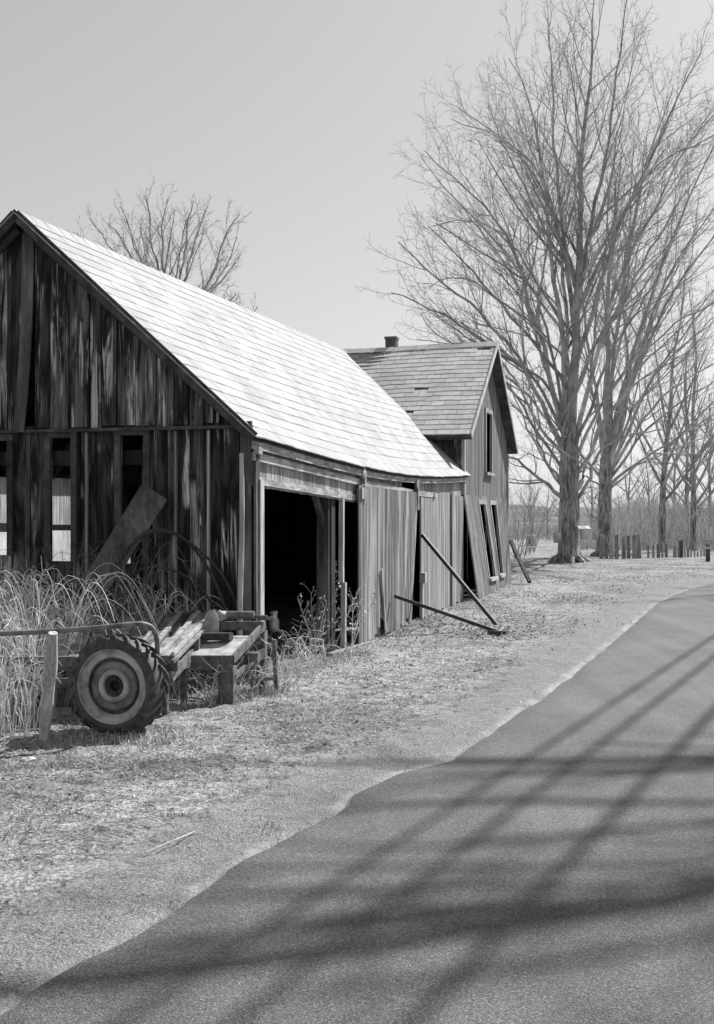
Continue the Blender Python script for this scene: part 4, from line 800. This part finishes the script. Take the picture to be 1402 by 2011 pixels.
m = MB(); canes(m, 230, ((-60, 165), (10.4, 11.9)), (.8, 1.3), (.2, 1.0), (.0035, .0065), 1); canes(m, 240, ((-60, 70), (9.3, 10.4)), (.4, 1.0), (.1, .5), (.003, .0055), 2); canes(m, 70, ((150, 330), (12.0, 12.35)), (.8, 1.15), (.3, 1.0), (.004, .007), 3)
m.build('bramble_thicket', M['cane'], label='dense tangle of pale arching dead canes over the machine at left', cat='brambles', kind='stuff')
m = MB(); canes(m, 120, ((20, 260), (11.7, 12.4)), (1.0, 1.55), (.1, .9), (.003, .005), 4); m.build('dark_twigs', M['twig'], label='dark fine twigs growing against the shaded gable wall', cat='twigs', kind='stuff')
m = MB(); canes(m, 90, ((330, 530), (11.0, 11.9)), (.12, .38), (.1, .5), (.003, .005), 5); canes(m, 40, ((515, 570), (11.6, 12.6)), (.2, .55), (.1, .5), (.003, .006), 6); canes(m, 40, ((560, 640), (13.0, 14.0)), (.15, .5), (.1, .4), (.003, .005), 16); m.build('dead_stalks', M['cane'], label='thin dead stalks under the end table and at the barn corner', cat='stalks', kind='stuff')
def weed(x, yb, yt, seed, label, n=7):
    r = np.random.default_rng(seed); b = G(x, yb); hh = P(x, yt, b[1])[2]; m = MB(); root = b
    for i in range(n):
        d = np.array([r.normal(0, .22), r.normal(0, .15), 1]); d /= np.linalg.norm(d); q = wig(b, d, hh*r.uniform(.6, 1.0), 7, .05, .02, r); rd = np.linspace(.006, .003, 8); m.tube(q, rd, 4)
        for k in range(2, 8):
            for _ in range(2):
                dd = side_dir(np.array([0, 0, 1.0]), R(r.uniform(30, 60)), r); e = q[k]+dd*r.uniform(.06, .2); m.tube([q[k], (q[k]+e)/2+Z3*.01, e], [.003, .0025, .002], 3)
                for _ in range(3): c = e+r.normal(0, .015, 3); a = r.normal(0, .011, 3); bb = r.normal(0, .011, 3); m.add([c, c+a, c+a+bb, c+bb], [(0, 1, 2, 3)])
    m.build('dry_weed', M['cane'], loc=b, label=label, cat='weed', group='dry weeds in the barn doorway')
weed(622, 1285, 1165, 1, 'shorter bushy dry weed in the middle of the barn doorway'); weed(655, 1278, 1110, 2, 'tallest dry weed beside the doorway post'); weed(690, 1275, 1150, 3, 'dry weed in the dark gap next to the sliding door', 3)
# low stool/crate frame in doorway and junk inside
jr = thing('sawhorse', G(620, 1285), 'small pale wooden frame standing in the barn doorway', 'sawhorse'); m = MB(); a = G(611, 1290); m.beam(P(610, 1256, 14.6), P(634, 1258, 14.5), .05, .03); m.build('top_bar', M['pale'], jr)
for x0, x1 in ((612, 606), (632, 637)): m = MB(); m.beam(P(x0, 1256, 14.55), G(x1, 1292), .025, .025, U); m.build('leg', M['pale'], jr)
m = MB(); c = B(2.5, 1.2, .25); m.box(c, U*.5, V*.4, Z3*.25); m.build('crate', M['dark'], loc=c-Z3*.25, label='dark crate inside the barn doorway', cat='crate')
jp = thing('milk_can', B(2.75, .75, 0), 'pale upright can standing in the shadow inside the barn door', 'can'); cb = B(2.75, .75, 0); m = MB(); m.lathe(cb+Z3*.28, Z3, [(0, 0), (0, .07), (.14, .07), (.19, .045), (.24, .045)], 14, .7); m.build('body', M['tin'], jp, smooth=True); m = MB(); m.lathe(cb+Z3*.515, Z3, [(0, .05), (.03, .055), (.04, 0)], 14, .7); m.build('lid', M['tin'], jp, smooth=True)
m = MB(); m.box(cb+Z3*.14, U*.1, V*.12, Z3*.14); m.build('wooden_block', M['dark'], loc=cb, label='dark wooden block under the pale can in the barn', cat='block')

# leaf litter and grass blades on the verge
r = np.random.default_rng(99)
def scatter(n, y0, y1):
    y = r.uniform(y0, y1, n); x = r.uniform(-40, 1420, n); Y = H*F/(y-HZ); X = (x-CX)/F*Y; D = edge_dist(X, Y)
    t = (X-C0[0])*V[0]+(Y-C0[1])*V[1]; s = (X-C0[0])*U[0]+(Y-C0[1])*U[1]; inside = (t > -.02) & (s > -.02)
    ok = (D > .03) & ~inside & (r.random(n) < np.clip(.04+(D-.45)*1.0, .04, 1)); X, Y, D = X[ok], Y[ok], D[ok]
    nzv = np.array([noise.noise((a*1.7, b*1.7, 0))*.03+noise.noise((a*6, b*6, 4))*.024+noise.noise((a*15, b*15, 9))*.013 for a, b in zip(X, Y)])*sm(0, .5, D)
    return X, Y, tz(X, Y, D)+nzv+.012*sm(.02, .4, D), D
def quads(X, Y, Z, L, Wd, tilt, rise, rv):
    n = len(X); az = r.uniform(0, 6.28, n); el = r.normal(0, tilt, n)+rise; d = np.c_[np.cos(az)*np.cos(el), np.sin(az)*np.cos(el), np.abs(np.sin(el))]; sd = np.c_[-np.sin(az), np.cos(az), r.normal(0, .5, n)]
    p = np.c_[X, Y, Z]; a = p-sd*Wd[:, None]/2; b = p+sd*Wd[:, None]/2; e = p+d*L[:, None]; c = e+sd*Wd[:, None]*.3; g = e-sd*Wd[:, None]*.3
    v = np.stack([a, b, c, g], 1).reshape(-1, 3); return v, np.arange(n*4).reshape(-1, 4), np.repeat(rv, 4)
m = MB()
X, Y, Z, D = scatter(30000, 1150, 2011); n = len(X); sc = np.clip(Y/11, .5, 1.25); m.addarr(*quads(X, Y, Z+.003, r.uniform(.012, .034, n)*sc, r.uniform(.005, .018, n)*sc, .22, .18, r.random(n)))
X, Y, Z, D = scatter(60000, 1096, 1260); n = len(X); cl = np.array([noise.noise((a*.7, b*.35, 3)) for a, b in zip(X, Y)]); k = cl > r.uniform(-.3, .4, n); X, Y, Z = X[k], Y[k], Z[k]; n = len(X); m.addarr(*quads(X, Y, Z+.003, r.uniform(.018, .04, n), r.uniform(.012, .028, n), .4, .2, .12+r.random(n)*.6))
m.build('leaf_litter', M['litter'], label='dead leaves and chaff strewn over the verge', cat='leaf litter', kind='stuff')
m = MB(); X, Y, Z, D = scatter(50000, 1098, 1800); n = len(X)
cl = np.array([noise.noise((a*1.1, b*1.1, 7)) for a, b in zip(X, Y)]); k = cl > r.uniform(-.35, .45, n); X, Y, Z = X[k], Y[k], Z[k]; n = len(X); sc = np.clip(Y/10, .6, 1.6)
m.addarr(*quads(X, Y, Z, r.uniform(.025, .07, n)*sc**.7, r.uniform(.003, .006, n)*sc, .5, .5, .3+.7*r.random(n)))
# tufts by the machine and along walls
def tuft(c, n, L):
    th = r.uniform(0, 6.28, n); rr_ = np.abs(r.normal(0, .12, n)); X = c[0]+np.cos(th)*rr_*1.5; Y = c[1]+np.sin(th)*rr_; m.addarr(*quads(X, Y, np.full(n, -.01)+tz(X, Y), r.uniform(.4, 1, n)*L, r.uniform(.004, .008, n), .35, .85, .3+.7*r.random(n)))
for _ in range(60):
    x = r.uniform(325, 560); tuft(G(x, r.uniform(1345, 1410)-(x-325)*.18), 50, .12)
for _ in range(30): tuft(G(r.uniform(140, 340), r.uniform(1425, 1465)), 40, .09)
for _ in range(60): x = r.uniform(560, 1000); tuft(B(wx(x), -.12-abs(r.normal(0, .12)), 0), 30, .11)
for _ in range(40): tuft(G(r.uniform(0, 600), r.uniform(1450, 1650)), 25, .06)
m.build('dry_grass', M['litter'], label='matted dry grass and tufts on the verge', cat='grass', kind='stuff')
# fallen things on the verge
def lump(name, x, y, sx, sy, sz, mat, label, cat, seed):
    rr = np.random.default_rng(seed); c = G(x, y); m = MB(); prof = []; nn = 12; vs = []
    for i in range(5):
        ph = i/4*math.pi/2
        for j in range(nn): th = j*2*math.pi/nn; k = 1+.25*noise.noise((math.cos(th)*2+seed, math.sin(th)*2, i)); vs.append(c+np.array([sx*math.cos(th)*math.cos(ph)*k, sy*math.sin(th)*math.cos(ph)*k, sz*math.sin(ph)*k-.01]))
    m.add(vs, [(i*nn+j, i*nn+(j+1) % nn, (i+1)*nn+(j+1) % nn, (i+1)*nn+j) for i in range(4) for j in range(nn)]); m.build(name, mat, loc=c, label=label, cat=cat)
lump('bark_piece', 92, 1657, .045, .035, .03, M['darkleaf'], 'dark lump of bark lying on the verge at lower left', 'bark', 2); lump('bark_piece', 116, 1650, .035, .03, .022, M['darkleaf'], 'smaller dark bark scrap touching the larger lump', 'bark', 5)
lump('stone', 55, 1492, .07, .06, .03, M['stone'], 'flat pale stone on the verge below the stake', 'stone', 3); lump('stone', 1030, 1136, .25, .2, .16, M['stone'], 'pale stone at the foot of the house prop', 'stone', 4)
lump('foundation_stone', 962, 1158, .3, .25, .2, M['stone'], 'pale foundation stone below the leaning house windows', 'stone', 8)
for (a_, b_, c_, lb) in (((287,1685),(335,1664),(382,1644),'pale thin stick lying on the verge, midway to the road edge'), ((150,1600),(172,1592),(190,1585),'short curled pale husk lying below the tyre')):
    m = MB(); pts = [G(*p)+Z3*.03 for p in (a_, b_, c_)]; m.tube(smooth_path(pts, 8), .005, 6, True); m.build('fallen_stick', M['pale'], loc=pts[0], label=lb, cat='stick')
# brush in the distance
m = MB(); r = np.random.default_rng(55)
for i in range(7000):
    x = r.uniform(985, 1460); Y = r.uniform(60, 125); 
    if x < 1120 and Y < 92: continue
    X = (x-CX)/F*Y; h = r.uniform(.7, 2.3)*(1.6 if x > 1200 else .8); p = np.array([X, Y, float(0)-.3]); q = wig(p, np.array([r.normal(0, .25), 0, 1.0]), h, 3, .14, 0, r); m.tube(q, [.022, .018, .014, .008], 3)
m.build('brush', M['brush'], label='hazy bare brush filling the far field edge', cat='brush', kind='stuff')
m = MB()
for i in range(5): 
    b = G(1012+i*9, 1098-i*3, .15); 
    for _ in range(5): q = wig(b, np.array([r.normal(0, .3), r.normal(0, .2), 1.0]), r.uniform(1.5, 3.2), 8, .08, .02, r); rd = np.linspace(.016, .006, 9); m.tube(q, rd, 4); branch_out(m, q, rd, 2, r, 1.2, 3, .006, .3)
m.build('sapling_clump', M['branch'], label='clump of thin bare saplings just past the house corner', cat='shrub', loc=G(1030, 1090, .15))
